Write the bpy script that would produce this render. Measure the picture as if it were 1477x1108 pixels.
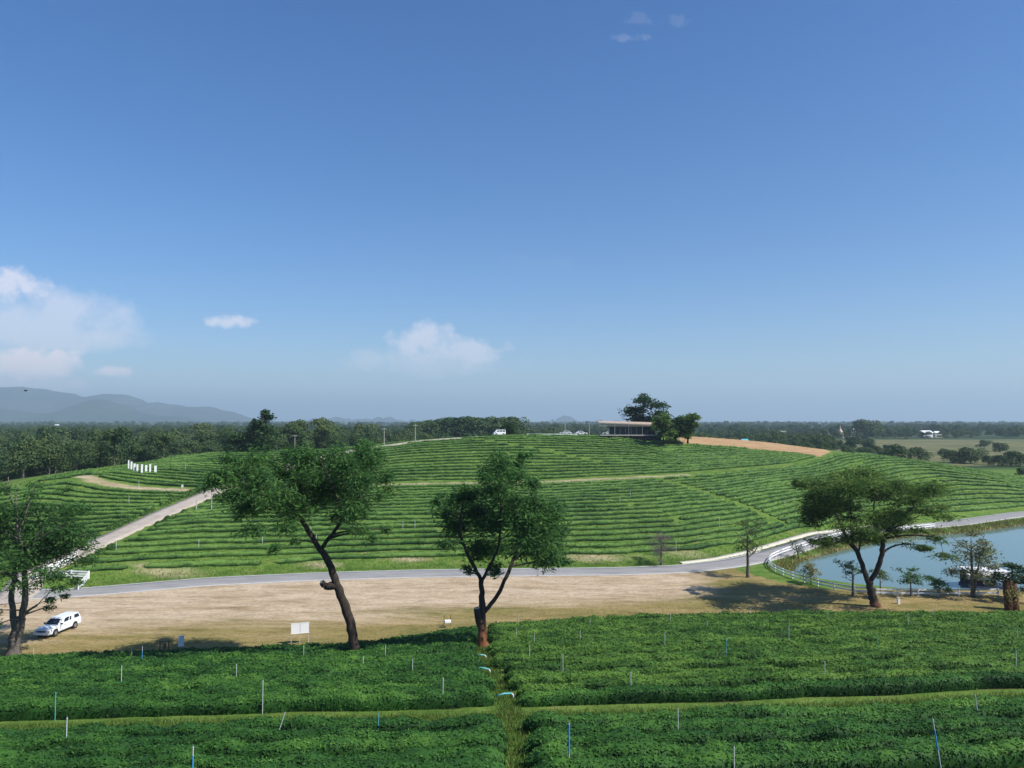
import bpy, bmesh, math, random
import numpy as np
from mathutils import Vector, Matrix

for o in list(bpy.data.objects):
    bpy.data.objects.remove(o)
SC = bpy.context.scene
COL = SC.collection
R = math.radians

# ------------------------------------------------------------------ camera
CAM_H = 22.0
PITCH = R(2.86)
F = 1080.0                      # focal length in photograph pixels (1477 wide)
cam_d = bpy.data.cameras.new('camera')
cam = bpy.data.objects.new('camera', cam_d)
COL.objects.link(cam)
cam.location = (0, 0, CAM_H)
cam.rotation_euler = (R(90) + PITCH, 0, 0)
cam_d.sensor_width = 36.0
cam_d.lens = 36.0 * F / 1477.0
cam_d.clip_start = 0.5
cam_d.clip_end = 60000
SC.camera = cam

# ------------------------------------------------------------------ world and sun
SUN_EL, SHADOW_DIR = R(47), (-0.90, 0.43)     # shadows fall to the left and away
w = bpy.data.worlds.new('World')
SC.world = w
w.use_nodes = True
wn, wl = w.node_tree.nodes, w.node_tree.links
wn.clear()
w_out = wn.new('ShaderNodeOutputWorld')
w_bg = wn.new('ShaderNodeBackground')
w_bg.inputs['Strength'].default_value = 0.1
sky = wn.new('ShaderNodeTexSky')
sky.sky_type = 'NISHITA'
sky.sun_disc = False
sky.sun_elevation = SUN_EL
sky.sun_rotation = math.atan2(-SHADOW_DIR[0], -SHADOW_DIR[1])
sky.altitude = 400
sky.air_density = 1.0
sky.dust_density = 0.8
sky.ozone_density = 4.0


def wm(op, a, b=None, clamp=False):
    n = wn.new('ShaderNodeMath')
    n.operation = op
    n.use_clamp = clamp
    for i, v in enumerate((a, b)):
        if v is None:
            continue
        if isinstance(v, (int, float)):
            n.inputs[i].default_value = v
        else:
            wl.new(v, n.inputs[i])
    return n.outputs[0]


# clouds: a few cumulus banks fixed in direction, broken up by noise
tc = wn.new('ShaderNodeTexCoord')
sep = wn.new('ShaderNodeSeparateXYZ')
wl.new(tc.outputs['Generated'], sep.inputs[0])
fy = wm('MAXIMUM', sep.outputs[1], 0.05)
cu = wm('DIVIDE', sep.outputs[0], fy)
cv = wm('DIVIDE', sep.outputs[2], fy)
front = wm('GREATER_THAN', sep.outputs[1], 0.1)
nz = wn.new('ShaderNodeTexNoise')
nz.inputs['Scale'].default_value = 34
nz.inputs['Detail'].default_value = 9
nz.inputs['Roughness'].default_value = 0.62
wl.new(tc.outputs['Generated'], nz.inputs['Vector'])
nn = wm('SUBTRACT', nz.outputs[0], 0.5)
CLOUDS = [  # px, py, rx, ry, opacity, noise amount
    (12, 418, 62, 34, .62, 1.4), (60, 468, 150, 58, .46, .8), (130, 486, 100, 24, .38, .8),
    (22, 530, 85, 34, 1.0, 1.3), (88, 527, 52, 24, .95, 1.4), (148, 536, 40, 10, .85, 1.2), (40, 556, 130, 20, .5, 1.0),
    (330, 463, 38, 12, .55, 1.5),
    (612, 496, 54, 32, .50, 1.3), (676, 510, 62, 26, .46, 1.3), (560, 520, 74, 22, .28, 1.0), (620, 524, 130, 24, .28, .8),
    (912, 40, 24, 7, .07, 4.0), (946, 12, 46, 13, .04, 4.0), (780, 378, 60, 14, .02, 1.4),
    (-260, 470, 240, 90, .45, 1.6), (-520, 520, 200, 40, .45, 1.5), (1900, 500, 180, 30, .25, 1.6)]
dens = None
for (px, py, rx, ry, op, na) in CLOUDS:
    u0, v0 = (px - 738.5) / F, (608 - py) / F
    a = wm('MULTIPLY', wm('SUBTRACT', cu, u0), F / rx)
    b = wm('MULTIPLY', wm('SUBTRACT', cv, v0), F / ry)
    r2 = wm('ADD', wm('MULTIPLY', a, a), wm('MULTIPLY', b, b))
    d = wm('ADD', wm('SUBTRACT', 1.0, r2), wm('MULTIPLY', nn, na * 3.0))
    d = wm('MULTIPLY', wm('MULTIPLY', d, 1.15, True), op)
    dens = d if dens is None else wm('MAXIMUM', dens, d)
dens = wm('MULTIPLY', dens, front)
cmix = wn.new('ShaderNodeMix')
cmix.data_type = 'RGBA'
hue = wn.new('ShaderNodeHueSaturation')
hue.inputs['Saturation'].default_value = 1.3
hue.inputs['Hue'].default_value = 0.507
wl.new(sky.outputs[0], hue.inputs['Color'])
wl.new(dens, cmix.inputs[0])
wl.new(hue.outputs[0], cmix.inputs[6])
cmix.inputs[7].default_value = (8.8, 8.0, 8.1, 1)
wl.new(cmix.outputs[2], w_bg.inputs['Color'])
wl.new(w_bg.outputs[0], w_out.inputs['Surface'])

sun_d = bpy.data.lights.new('sun', 'SUN')
sun_d.energy = 4.7
sun_d.angle = R(0.53)
sun_d.color = (1.0, 0.95, 0.86)
sun = bpy.data.objects.new('sun', sun_d)
COL.objects.link(sun)
sun.location = (60, -60, 120)
_sd = Vector((SHADOW_DIR[0] * math.cos(SUN_EL), SHADOW_DIR[1] * math.cos(SUN_EL), -math.sin(SUN_EL)))
sun.rotation_euler = _sd.to_track_quat('-Z', 'Y').to_euler()

SC.view_settings.view_transform = 'Standard'
SC.view_settings.look = 'None'
SC.view_settings.exposure = 0.5
SC.view_settings.gamma = 1.0
SC.view_settings.use_curve_mapping = False
SC.render.engine = 'CYCLES'

# ------------------------------------------------------------------ measuring helpers
cp, sp = math.cos(PITCH), math.sin(PITCH)


def ray(px, py):
    """direction of a sight line per metre of depth"""
    vx, vz = (px - 738.5) / F, -(py - 554.0) / F
    yy, zz = cp - sp * vz, sp + cp * vz
    return vx / yy, zz / yy


def PD(px, py, D):
    dx, dz = ray(px, py)
    return (dx * D, D, CAM_H + dz * D)


def PZ(px, py, z):
    dx, dz = ray(px, py)
    D = (z - CAM_H) / dz
    return (dx * D, D, z)


def sstep(t):
    t = np.clip(t, 0, 1)
    return t * t * (3 - 2 * t)


# ------------------------------------------------------------------ terrain
ROAD_PX = [(100, 856), (300, 839), (450, 832), (600, 827.5), (760, 825.5), (900, 824), (990, 820.5), (1060, 812), (1110, 801),
           (1150, 789), (1200, 773), (1260, 765), (1370, 756), (1477, 741)]
ROAD = [(-170, 90), (-100, 93)] + [PZ(x, y, 0)[:2] for x, y in ROAD_PX] + [(160, 196), (230, 222), (330, 250)]
ROAD = np.array(ROAD)


def road_y(x):
    return np.interp(x, ROAD[:, 0], ROAD[:, 1])


EDGE = np.array([(-120, 55)] + [PZ(x, y, 0.8)[:2] for x, y in [(0, 946), (250, 936), (500, 927), (600, 915), (700, 897), (900, 886), (1200, 880), (1477, 880)]] + [(140, 82)])
PATHH = np.array([(-80, 29)] + [PZ(x, y, 7.4)[:2] for x, y in [(0, 1052), (340, 1042), (738, 1034), (1000, 1028), (1250, 1018), (1477, 1006)]] + [(90, 46)])


def edge_y(x):
    return np.interp(x, EDGE[:, 0], EDGE[:, 1])


def path_y(x):
    return np.interp(x, PATHH[:, 0], PATHH[:, 1])


HILL_PX = [  # px, py, depth : where the hill surface is seen
    (600, 697, 175), (760, 694, 178), (900, 690, 180), (1050, 679, 196), (1150, 668, 214), (1195, 656, 235),
    (760, 628, 250), (870, 630, 250), (945, 640, 240), (1000, 636, 246), (1000, 630, 268), (1100, 644, 246), (1100, 637.5, 268), (1195, 651, 245),
    (680, 630, 252), (600, 635, 250), (520, 644, 245), (420, 650, 240), (330, 652, 230), (250, 660, 215), (180, 674, 190),
    (110, 690, 165), (200, 703, 163), (320, 706, 163), (250, 736, 140), (150, 780, 118), (110, 800, 111),
    (480, 703, 171), (400, 707, 168), (0, 745, 140), (0, 810, 114), (-100, 760, 138), (60, 700, 160),
    (450, 760, 132), (700, 760, 134), (900, 760, 135), (1050, 745, 146), (600, 660, 210), (850, 658, 212), (400, 676, 200),
    (1300, 664, 235), (1400, 681, 220), (1477, 700, 206), (1300, 708, 188), (1200, 700, 185), (1200, 738, 160),
    (1400, 722, 190), (1477, 724, 196), (1650, 730, 205), (1060, 700, 178), (1000, 655, 225), (1100, 656, 228)]
hp = [PD(*p) for p in HILL_PX]
for x in (-110, -80, -55, -35, -10, 15, 33, 48, 62, 80, 100, 123, 150):
    hp.append((x, float(road_y(x)) + 4.0, 0.15))
for x, y, z in [(-60, 290, 9), (0, 300, 12), (60, 310, 11), (110, 300, 8), (160, 280, 4), (-120, 240, 5), (-160, 190, 2.5), (-180, 130, 1),
                (-150, 100, 0), (0, 370, 3), (100, 380, 3), (-100, 330, 3), (200, 300, 2.5), (230, 240, 1.5), (220, 215, 0.5), (-200, 250, 2.5)]:
    hp.append((x, y, z))
hp = np.array(hp)
CP = hp[:, :2] / 100.0


def _phi(r2):
    return 0.5 * r2 * np.log(r2 + 1e-9)


n_ = len(CP)
A = np.zeros((n_ + 3, n_ + 3))
A[:n_, :n_] = _phi(((CP[:, None] - CP[None]) ** 2).sum(-1)) + np.eye(n_) * 0.004
A[:n_, n_] = 1
A[:n_, n_ + 1:] = CP
A[n_:, :n_] = A[:n_, n_:].T
TW = np.linalg.solve(A, np.concatenate([hp[:, 2], np.zeros(3)]))

POND_PX = [(1136, 827), (1148, 813), (1183, 801), (1225, 791), (1262, 782), (1310, 775), (1360, 771), (1410, 767), (1477, 757), (1600, 748),
           (1800, 762), (1800, 872), (1600, 862), (1477, 856), (1400, 855), (1300, 853), (1230, 846), (1180, 838)]
WATER_Z = -0.7
POND = np.array([PZ(x, y, WATER_Z)[:2] for x, y in POND_PX])


def seg_dist(x, y, P, closed=False):
    d = np.full(x.shape, 1e9)
    n = len(P)
    for i in range(n if closed else n - 1):
        a, b = P[i], P[(i + 1) % n]
        ab = b - a
        t = np.clip(((x - a[0]) * ab[0] + (y - a[1]) * ab[1]) / (ab @ ab), 0, 1)
        d = np.minimum(d, np.hypot(x - a[0] - t * ab[0], y - a[1] - t * ab[1]))
    return d


def inside(x, y, P):
    c = np.zeros(x.shape, bool)
    n = len(P)
    for i in range(n):
        (x0, y0), (x1, y1) = P[i], P[(i + 1) % n]
        if y0 == y1:
            continue
        c ^= ((y0 > y) != (y1 > y)) & (x < (x1 - x0) * (y - y0) / (y1 - y0) + x0)
    return c


def pond_sd(x, y):
    d = seg_dist(x, y, POND, True)
    return np.where(inside(x, y, POND), -d, d)


def H(x, y):
    x = np.asarray(x, float)
    y = np.asarray(y, float)
    shp = np.broadcast(x, y).shape
    x = np.broadcast_to(x, shp).ravel()
    y = np.broadcast_to(y, shp).ravel()
    z = np.zeros(x.shape)
    # near slope planted with tea
    E, Pp = edge_y(x), path_y(x)
    s = (y - Pp) / (E - Pp)
    near = np.where(s < 0, 7.4 + 0.19 * (Pp - y), 7.4 * (1 - s) * (1 + 0.12 * s))
    near = np.minimum(near, 18)
    z = np.where(s < 1, near, 0.0)
    # the hill beyond the road
    ry = road_y(x)
    m = (y > ry + 2) & (y < 480) & (np.abs(x) < 420)
    if m.any():
        xm, ym = x[m], y[m]
        zz = np.full(xm.shape, TW[n_])
        zz += TW[n_ + 1] * xm / 100 + TW[n_ + 2] * ym / 100
        for i in range(n_):
            zz += TW[i] * _phi((xm / 100 - CP[i, 0]) ** 2 + (ym / 100 - CP[i, 1]) ** 2)
        zz = np.maximum(zz, -0.2)
        far = np.maximum.reduce([sstep((ym - 300) / 80), sstep((-xm - 120) / 60), sstep((xm - 165) / 60)])
        zz = zz * (1 - far) + 2.5 * far
        t = sstep((ym - ry[m] - 3.2) / 6.0)
        z[m] = zz * t
    fm = (y >= 480) | ((np.abs(x) >= 420) & (y > ry + 9))
    z[fm] = 2.5
    # pond basin
    pm = (x > 30) & (x < 240) & (y > 80) & (y < 200)
    if pm.any():
        z[pm] -= 2.2 * sstep((1.5 - pond_sd(x[pm], y[pm])) / 4.5)
    return z.reshape(shp)


def hit(px, py, off=0.0, d0=24.0, d1=700.0):
    """where a sight line meets the ground"""
    dx, dz = ray(px, py)
    D = np.arange(d0, d1, 0.5)
    g = CAM_H + dz * D - H(dx * D, D) - off
    k = np.argmax(g < 0)
    if g[k] >= 0:
        k = len(D) - 1
    if k > 0:
        t = g[k - 1] / (g[k - 1] - g[k] + 1e-9)
        D = D[k - 1] + 0.5 * t
    else:
        D = D[0]
    return np.array([dx * D, D, CAM_H + dz * D - off])


# ------------------------------------------------------------------ mesh helpers
rng = np.random.default_rng(7)
random.seed(7)


def mesh_np(name, V, Q, tint=None, smooth=False):
    """quads (n,4) with optional per vertex tint"""
    me = bpy.data.meshes.new(name)
    V = np.asarray(V, np.float32)
    Q = np.asarray(Q, np.int32)
    me.vertices.add(len(V))
    me.vertices.foreach_set('co', V.ravel())
    me.loops.add(Q.size)
    me.loops.foreach_set('vertex_index', Q.ravel())
    me.polygons.add(len(Q))
    me.polygons.foreach_set('loop_start', np.arange(0, Q.size, Q.shape[1], dtype=np.int32))
    me.polygons.foreach_set('loop_total', np.full(len(Q), Q.shape[1], np.int32))
    if smooth:
        me.polygons.foreach_set('use_smooth', np.ones(len(Q), bool))
    if tint is not None:
        at = me.attributes.new('tint', 'FLOAT', 'POINT')
        at.data.foreach_set('value', np.asarray(tint, np.float32))
    me.update(calc_edges=True)
    return me


def merge(parts):
    """[(V,Q,tint)] -> one"""
    Vs, Qs, Ts, k = [], [], [], 0
    for V, Q, T in parts:
        if len(V) == 0:
            continue
        Vs.append(V)
        Qs.append(np.asarray(Q) + k)
        Ts.append(T)
        k += len(V)
    return np.concatenate(Vs), np.concatenate(Qs), np.concatenate(Ts)


def link(name, me, mat=None, parent=None, loc=(0, 0, 0), rotz=0.0):
    o = bpy.data.objects.new(name, me)
    COL.objects.link(o)
    o.location = loc
    o.rotation_euler = (0, 0, rotz)
    if parent is not None:
        o.parent = parent
    if mat is not None and me is not None and len(me.materials) == 0:
        me.materials.append(mat)
    return o


def tag(o, label, cat, group=None):
    o['label'] = label
    o['category'] = cat
    if group:
        o['group'] = group
    return o


def kind(o, k, label=None, cat=None):
    o['kind'] = k
    if label:
        o['label'] = label
    if cat:
        o['category'] = cat
    return o


def thing(name, label, cat, loc, rotz=0.0, group=None):
    return tag(link(name, None, None, None, loc, rotz), label, cat, group)


def leaf_quads(C, Nrm, a, b, r=rng):
    """diamond shaped leaves at C facing Nrm, half length a and half width b"""
    n = len(C)
    t = r.normal(size=(n, 3))
    t -= (t * Nrm).sum(1, keepdims=True) * Nrm
    t /= np.linalg.norm(t, axis=1, keepdims=True) + 1e-9
    s = np.cross(Nrm, t)
    a = np.broadcast_to(a, (n,))[:, None]
    b = np.broadcast_to(b, (n,))[:, None]
    V = np.stack([C + t * a, C + s * b, C - t * a, C - s * b], 1).reshape(-1, 3)
    return V, np.arange(4 * n).reshape(n, 4)


def unit(v):
    return v / (np.linalg.norm(v, axis=-1, keepdims=True) + 1e-9)


def tube(P, rad, sides=8, rough=0.0):
    P = np.asarray(P, float)
    rad = np.asarray(rad, float)
    n = len(P)
    T = unit(np.gradient(P, axis=0))
    ref = np.array([1.0, 0, 0]) if abs(T[0][0]) < 0.8 else np.array([0, 1.0, 0])
    V = []
    ang = np.arange(sides) / sides * 2 * math.pi
    for i in range(n):
        u = ref - (ref @ T[i]) * T[i]
        u /= np.linalg.norm(u) + 1e-9
        v = np.cross(T[i], u)
        ref = u
        rr = rad[i] * (1 + rough * rng.normal(size=sides)) if rough else np.full(sides, rad[i])
        V.append(P[i] + (np.cos(ang) * rr)[:, None] * u + (np.sin(ang) * rr)[:, None] * v)
    V = np.concatenate(V)
    Q = []
    for i in range(n - 1):
        for j in range(sides):
            k = (j + 1) % sides
            Q.append((i * sides + j, i * sides + k, (i + 1) * sides + k, (i + 1) * sides + j))
    V = np.concatenate([V, P[:1], P[-1:]])
    for j in range(sides):
        k = (j + 1) % sides
        Q.append((len(V) - 2, k, j, j))
        Q.append((len(V) - 1, (n - 1) * sides + j, (n - 1) * sides + k, (n - 1) * sides + k))
    return V, np.array(Q), np.zeros(len(V))


def fix_tris(me):
    me.validate()
    return me


def spline(P, n):
    """smooth resample of control points (columns may include radius)"""
    P = np.asarray(P, float)
    d = np.concatenate([[0], np.cumsum(np.linalg.norm(np.diff(P[:, :3], axis=0), axis=1))])
    t = np.linspace(0, d[-1], n)
    out = np.stack([np.interp(t, d, P[:, c]) for c in range(P.shape[1])], 1)
    for _ in range(2):
        o2 = out.copy()
        o2[1:-1] = 0.25 * out[:-2] + 0.5 * out[1:-1] + 0.25 * out[2:]
        out = o2
    return out


def bm_mesh(name, bm, smooth=False):
    me = bpy.data.meshes.new(name)
    bmesh.ops.recalc_face_normals(bm, faces=bm.faces)
    bm.to_mesh(me)
    bm.free()
    if smooth:
        me.polygons.foreach_set('use_smooth', np.ones(len(me.polygons), bool))
    return me


def box_bm(bm, lo, hi, bevel=0.0):
    g = bmesh.ops.create_cube(bm, size=1.0)
    vs = g['verts']
    for v in vs:
        v.co = Vector([lo[i] + (v.co[i] + 0.5) * (hi[i] - lo[i]) for i in range(3)])
    if bevel:
        es = list({e for v in vs for e in v.link_edges})
        bmesh.ops.bevel(bm, geom=es, offset=bevel, segments=2, affect='EDGES', profile=0.5)


def box_mesh(name, lo, hi, bevel=0.0):
    bm = bmesh.new()
    box_bm(bm, lo, hi, bevel)
    return bm_mesh(name, bm)


def cyl_bm(bm, r, z0, z1, seg=12, r2=None, mat=None):
    g = bmesh.ops.create_cone(bm, cap_ends=True, segments=seg, radius1=r, radius2=r if r2 is None else r2, depth=z1 - z0)
    for v in g['verts']:
        v.co.z += (z0 + z1) / 2
        if mat is not None:
            v.co = mat @ v.co


# ------------------------------------------------------------------ materials
MATS = {}


def new_mat(name):
    m = bpy.data.materials.new(name)
    m.use_nodes = True
    MATS[name] = m
    return m, m.node_tree.nodes, m.node_tree.links, m.node_tree.nodes['Principled BSDF']


def plain(name, col, rough=0.6, metal=0.0, var=0.12, scale=3.0, spec=0.3):
    m, N, L, b = new_mat(name)
    t = N.new('ShaderNodeTexCoord')
    nz = N.new('ShaderNodeTexNoise')
    nz.inputs['Scale'].default_value = scale
    nz.inputs['Detail'].default_value = 5
    L.new(t.outputs['Object'], nz.inputs['Vector'])
    mx = N.new('ShaderNodeMix')
    mx.data_type = 'RGBA'
    mx.inputs[6].default_value = tuple(c * (1 - var) for c in col) + (1,)
    mx.inputs[7].default_value = tuple(min(1, c * (1 + var)) for c in col) + (1,)
    L.new(nz.outputs[0], mx.inputs[0])
    L.new(mx.outputs[2], b.inputs['Base Color'])
    b.inputs['Roughness'].default_value = rough
    b.inputs['Metallic'].default_value = metal
    b.inputs['Specular IOR Level'].default_value = spec
    return m


def leafy(name, c0, c1, c2, trans=0.25, nscale=0.35, rough=0.6, orand=0.16):
    """leaf colour from the leaf's own tint, drifting slowly from plant to plant"""
    m, N, L, b = new_mat(name)
    at = N.new('ShaderNodeAttribute')
    at.attribute_name = 'tint'
    geo = N.new('ShaderNodeNewGeometry')
    nz = N.new('ShaderNodeTexNoise')
    nz.inputs['Scale'].default_value = nscale
    nz.inputs['Detail'].default_value = 4
    L.new(geo.outputs['Position'], nz.inputs['Vector'])
    oi = N.new('ShaderNodeObjectInfo')
    a1 = N.new('ShaderNodeMath'); a1.operation = 'MULTIPLY_ADD'
    L.new(nz.outputs[0], a1.inputs[0]); a1.inputs[1].default_value = 0.9; a1.inputs[2].default_value = -0.45
    a2 = N.new('ShaderNodeMath'); a2.operation = 'ADD'
    L.new(a1.outputs[0], a2.inputs[0]); L.new(at.outputs['Fac'], a2.inputs[1])
    a3 = N.new('ShaderNodeMath'); a3.operation = 'MULTIPLY_ADD'
    L.new(oi.outputs['Random'], a3.inputs[0]); a3.inputs[1].default_value = orand; L.new(a2.outputs[0], a3.inputs[2])
    rp = N.new('ShaderNodeValToRGB')
    rp.color_ramp.elements[0].color = tuple(c0) + (1,)
    rp.color_ramp.elements[1].color = tuple(c2) + (1,)
    e = rp.color_ramp.elements.new(0.5)
    e.color = tuple(c1) + (1,)
    L.new(a3.outputs[0], rp.inputs[0])
    L.new(rp.outputs[0], b.inputs['Base Color'])
    b.inputs['Roughness'].default_value = rough
    b.inputs['Specular IOR Level'].default_value = 0.12
    tr = N.new('ShaderNodeBsdfTranslucent')
    L.new(rp.outputs[0], tr.inputs['Color'])
    ms = N.new('ShaderNodeMixShader')
    ms.inputs[0].default_value = trans
    L.new(b.outputs[0], ms.inputs[1]); L.new(tr.outputs[0], ms.inputs[2])
    L.new(ms.outputs[0], N['Material Output'].inputs['Surface'])
    return m


def bark_mat(name, c0, c1, rust=None, rust_h=0.0):
    m, N, L, b = new_mat(name)
    t = N.new('ShaderNodeTexCoord')
    mp = N.new('ShaderNodeMapping')
    mp.inputs['Scale'].default_value = (9, 9, 0.8)
    L.new(t.outputs['Object'], mp.inputs[0])
    nz = N.new('ShaderNodeTexNoise')
    nz.inputs['Scale'].default_value = 1.0
    nz.inputs['Detail'].default_value = 7
    nz.inputs['Roughness'].default_value = 0.7
    L.new(mp.outputs[0], nz.inputs['Vector'])
    rp = N.new('ShaderNodeValToRGB')
    rp.color_ramp.elements[0].position = 0.38
    rp.color_ramp.elements[1].position = 0.66
    rp.color_ramp.elements[0].color = tuple(c0) + (1,)
    rp.color_ramp.elements[1].color = tuple(c1) + (1,)
    L.new(nz.outputs[0], rp.inputs[0])
    out = rp.outputs[0]
    if rust:
        s = N.new('ShaderNodeSeparateXYZ')
        L.new(t.outputs['Object'], s.inputs[0])
        ad = N.new('ShaderNodeMath'); ad.operation = 'MULTIPLY_ADD'
        L.new(nz.outputs[0], ad.inputs[0]); ad.inputs[1].default_value = 2.0; L.new(s.outputs[2], ad.inputs[2])
        mr = N.new('ShaderNodeMapRange')
        mr.inputs[1].default_value = rust_h + 1.0
        mr.inputs[2].default_value = rust_h * 0.4 + 1.0
        L.new(ad.outputs[0], mr.inputs[0])
        mx = N.new('ShaderNodeMix'); mx.data_type = 'RGBA'
        L.new(mr.outputs[0], mx.inputs[0])
        L.new(out, mx.inputs[6])
        mx.inputs[7].default_value = tuple(rust) + (1,)
        out = mx.outputs[2]
    L.new(out, b.inputs['Base Color'])
    b.inputs['Roughness'].default_value = 0.9
    b.inputs['Specular IOR Level'].default_value = 0.15
    bp = N.new('ShaderNodeBump')
    bp.inputs['Strength'].default_value = 0.9
    bp.inputs['Distance'].default_value = 0.08
    L.new(nz.outputs[0], bp.inputs['Height'])
    L.new(bp.outputs[0], b.inputs['Normal'])
    return m


M_TEA = leafy('tea_leaf', (.013, .044, .012), (.038, .116, .023), (.110, .240, .040), 0.25, 0.16)
M_TEA2 = leafy('tea_leaf_lit_flush', (.016, .048, .012), (.060, .145, .026), (.150, .270, .046), 0.25, 0.16)  # brighter copy of the tea leaf: young flush plus sunlight put into the colour
M_TEAH = leafy('tea_leaf_hill', (.013, .038, .012), (.056, .128, .028), (.145, .255, .056), 0.2, 0.06)
M_FEATHER = leafy('feathery_leaf', (.022, .068, .024), (.056, .150, .040), (.125, .245, .056), 0.48, 0.5)
M_OLIVE = leafy('olive_leaf', (.030, .072, .016), (.076, .150, .030), (.165, .240, .052), 0.46, 0.5)
M_TWIG = leafy('grey_twig', (.090, .075, .070), (.150, .125, .115), (.220, .185, .165), 0.0, 0.5)
M_DRY = leafy('dry_leaf', (.050, .085, .030), (.125, .160, .055), (.270, .235, .100), 0.35, 0.6)
M_DARK = leafy('dark_leaf', (.010, .030, .012), (.026, .066, .022), (.060, .110, .030), 0.3, 0.5)
M_WOODS = leafy('woodland_leaf', (.014, .038, .018), (.038, .080, .030), (.095, .135, .044), 0.2, 0.02, 0.6, 0.4)
M_GRASS = leafy('grass_blade', (.045, .095, .018), (.085, .160, .028), (.180, .210, .060), 0.3, 0.3)
M_REED = leafy('reed_blade', (.090, .130, .030), (.180, .200, .055), (.330, .270, .110), 0.3, 0.4)
M_BARK = bark_mat('dark_bark', (.018, .014, .012), (.085, .066, .052), (.150, .070, .038), 0.9)
M_BARK_RUST = bark_mat('rust_stained_bark', (.020, .016, .014), (.090, .072, .058), (.200, .085, .040), 2.6)
M_BARK_GREY = bark_mat('grey_bark', (.060, .052, .044), (.230, .200, .170))
M_BARK_RED = bark_mat('red_brown_bark', (.028, .014, .010), (.210, .105, .055))
M_WHITE = plain('white_paint', (.78, .79, .80), 0.5, var=0.06)
M_PIPE = plain('white_plastic', (.56, .60, .62), 0.4, var=0.05)
M_BLUE = plain('blue_plastic', (.06, .28, .62), 0.4, var=0.1)
M_TEAL = plain('teal_plastic', (.10, .42, .46), 0.5, var=0.15)
M_GREYPOST = plain('weathered_concrete', (.42, .40, .37), 0.9, var=0.15)
M_CARWHITE = plain('white_car_paint', (.74, .77, .80), 0.25, var=0.03, spec=0.5)
M_GLASS = plain('dark_window_glass', (.016, .024, .036), 0.15, var=0.2, spec=0.35)
M_TYRE = plain('tyre_rubber', (.018, .018, .018), 0.85)
M_RIM = plain('wheel_rim', (.36, .37, .38), 0.35, 0.7)
M_BLACKP = plain('black_trim', (.03, .03, .032), 0.5)
M_LAMP = plain('headlight_lens', (.62, .66, .70), 0.1, spec=0.6)
M_RED = plain('red_lens', (.45, .03, .02), 0.3)
M_WOOD = plain('weathered_timber', (.16, .11, .07), 0.85, var=0.3)
M_ROOF = plain('tan_sheet_roof', (.46, .36, .28), 0.55, var=0.08)
M_NAVY = plain('dark_blue_wall', (.040, .050, .085), 0.6, var=0.2)
M_CREAM = plain('cream_wall', (.55, .50, .40), 0.8, var=0.1)
M_TURQ = plain('turquoise_sheet', (.10, .46, .56), 0.5)
M_PINK = plain('pale_pink_plaster', (.66, .50, .42), 0.8)
M_STEEL = plain('galvanised_steel', (.34, .34, .34), 0.5, 0.6)
M_BIRD = plain('dark_feathers', (.03, .03, .035), 0.8)
M_CUT = plain('pale_cut_wood', (.55, .45, .34), 0.9, var=0.2, scale=12)


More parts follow.
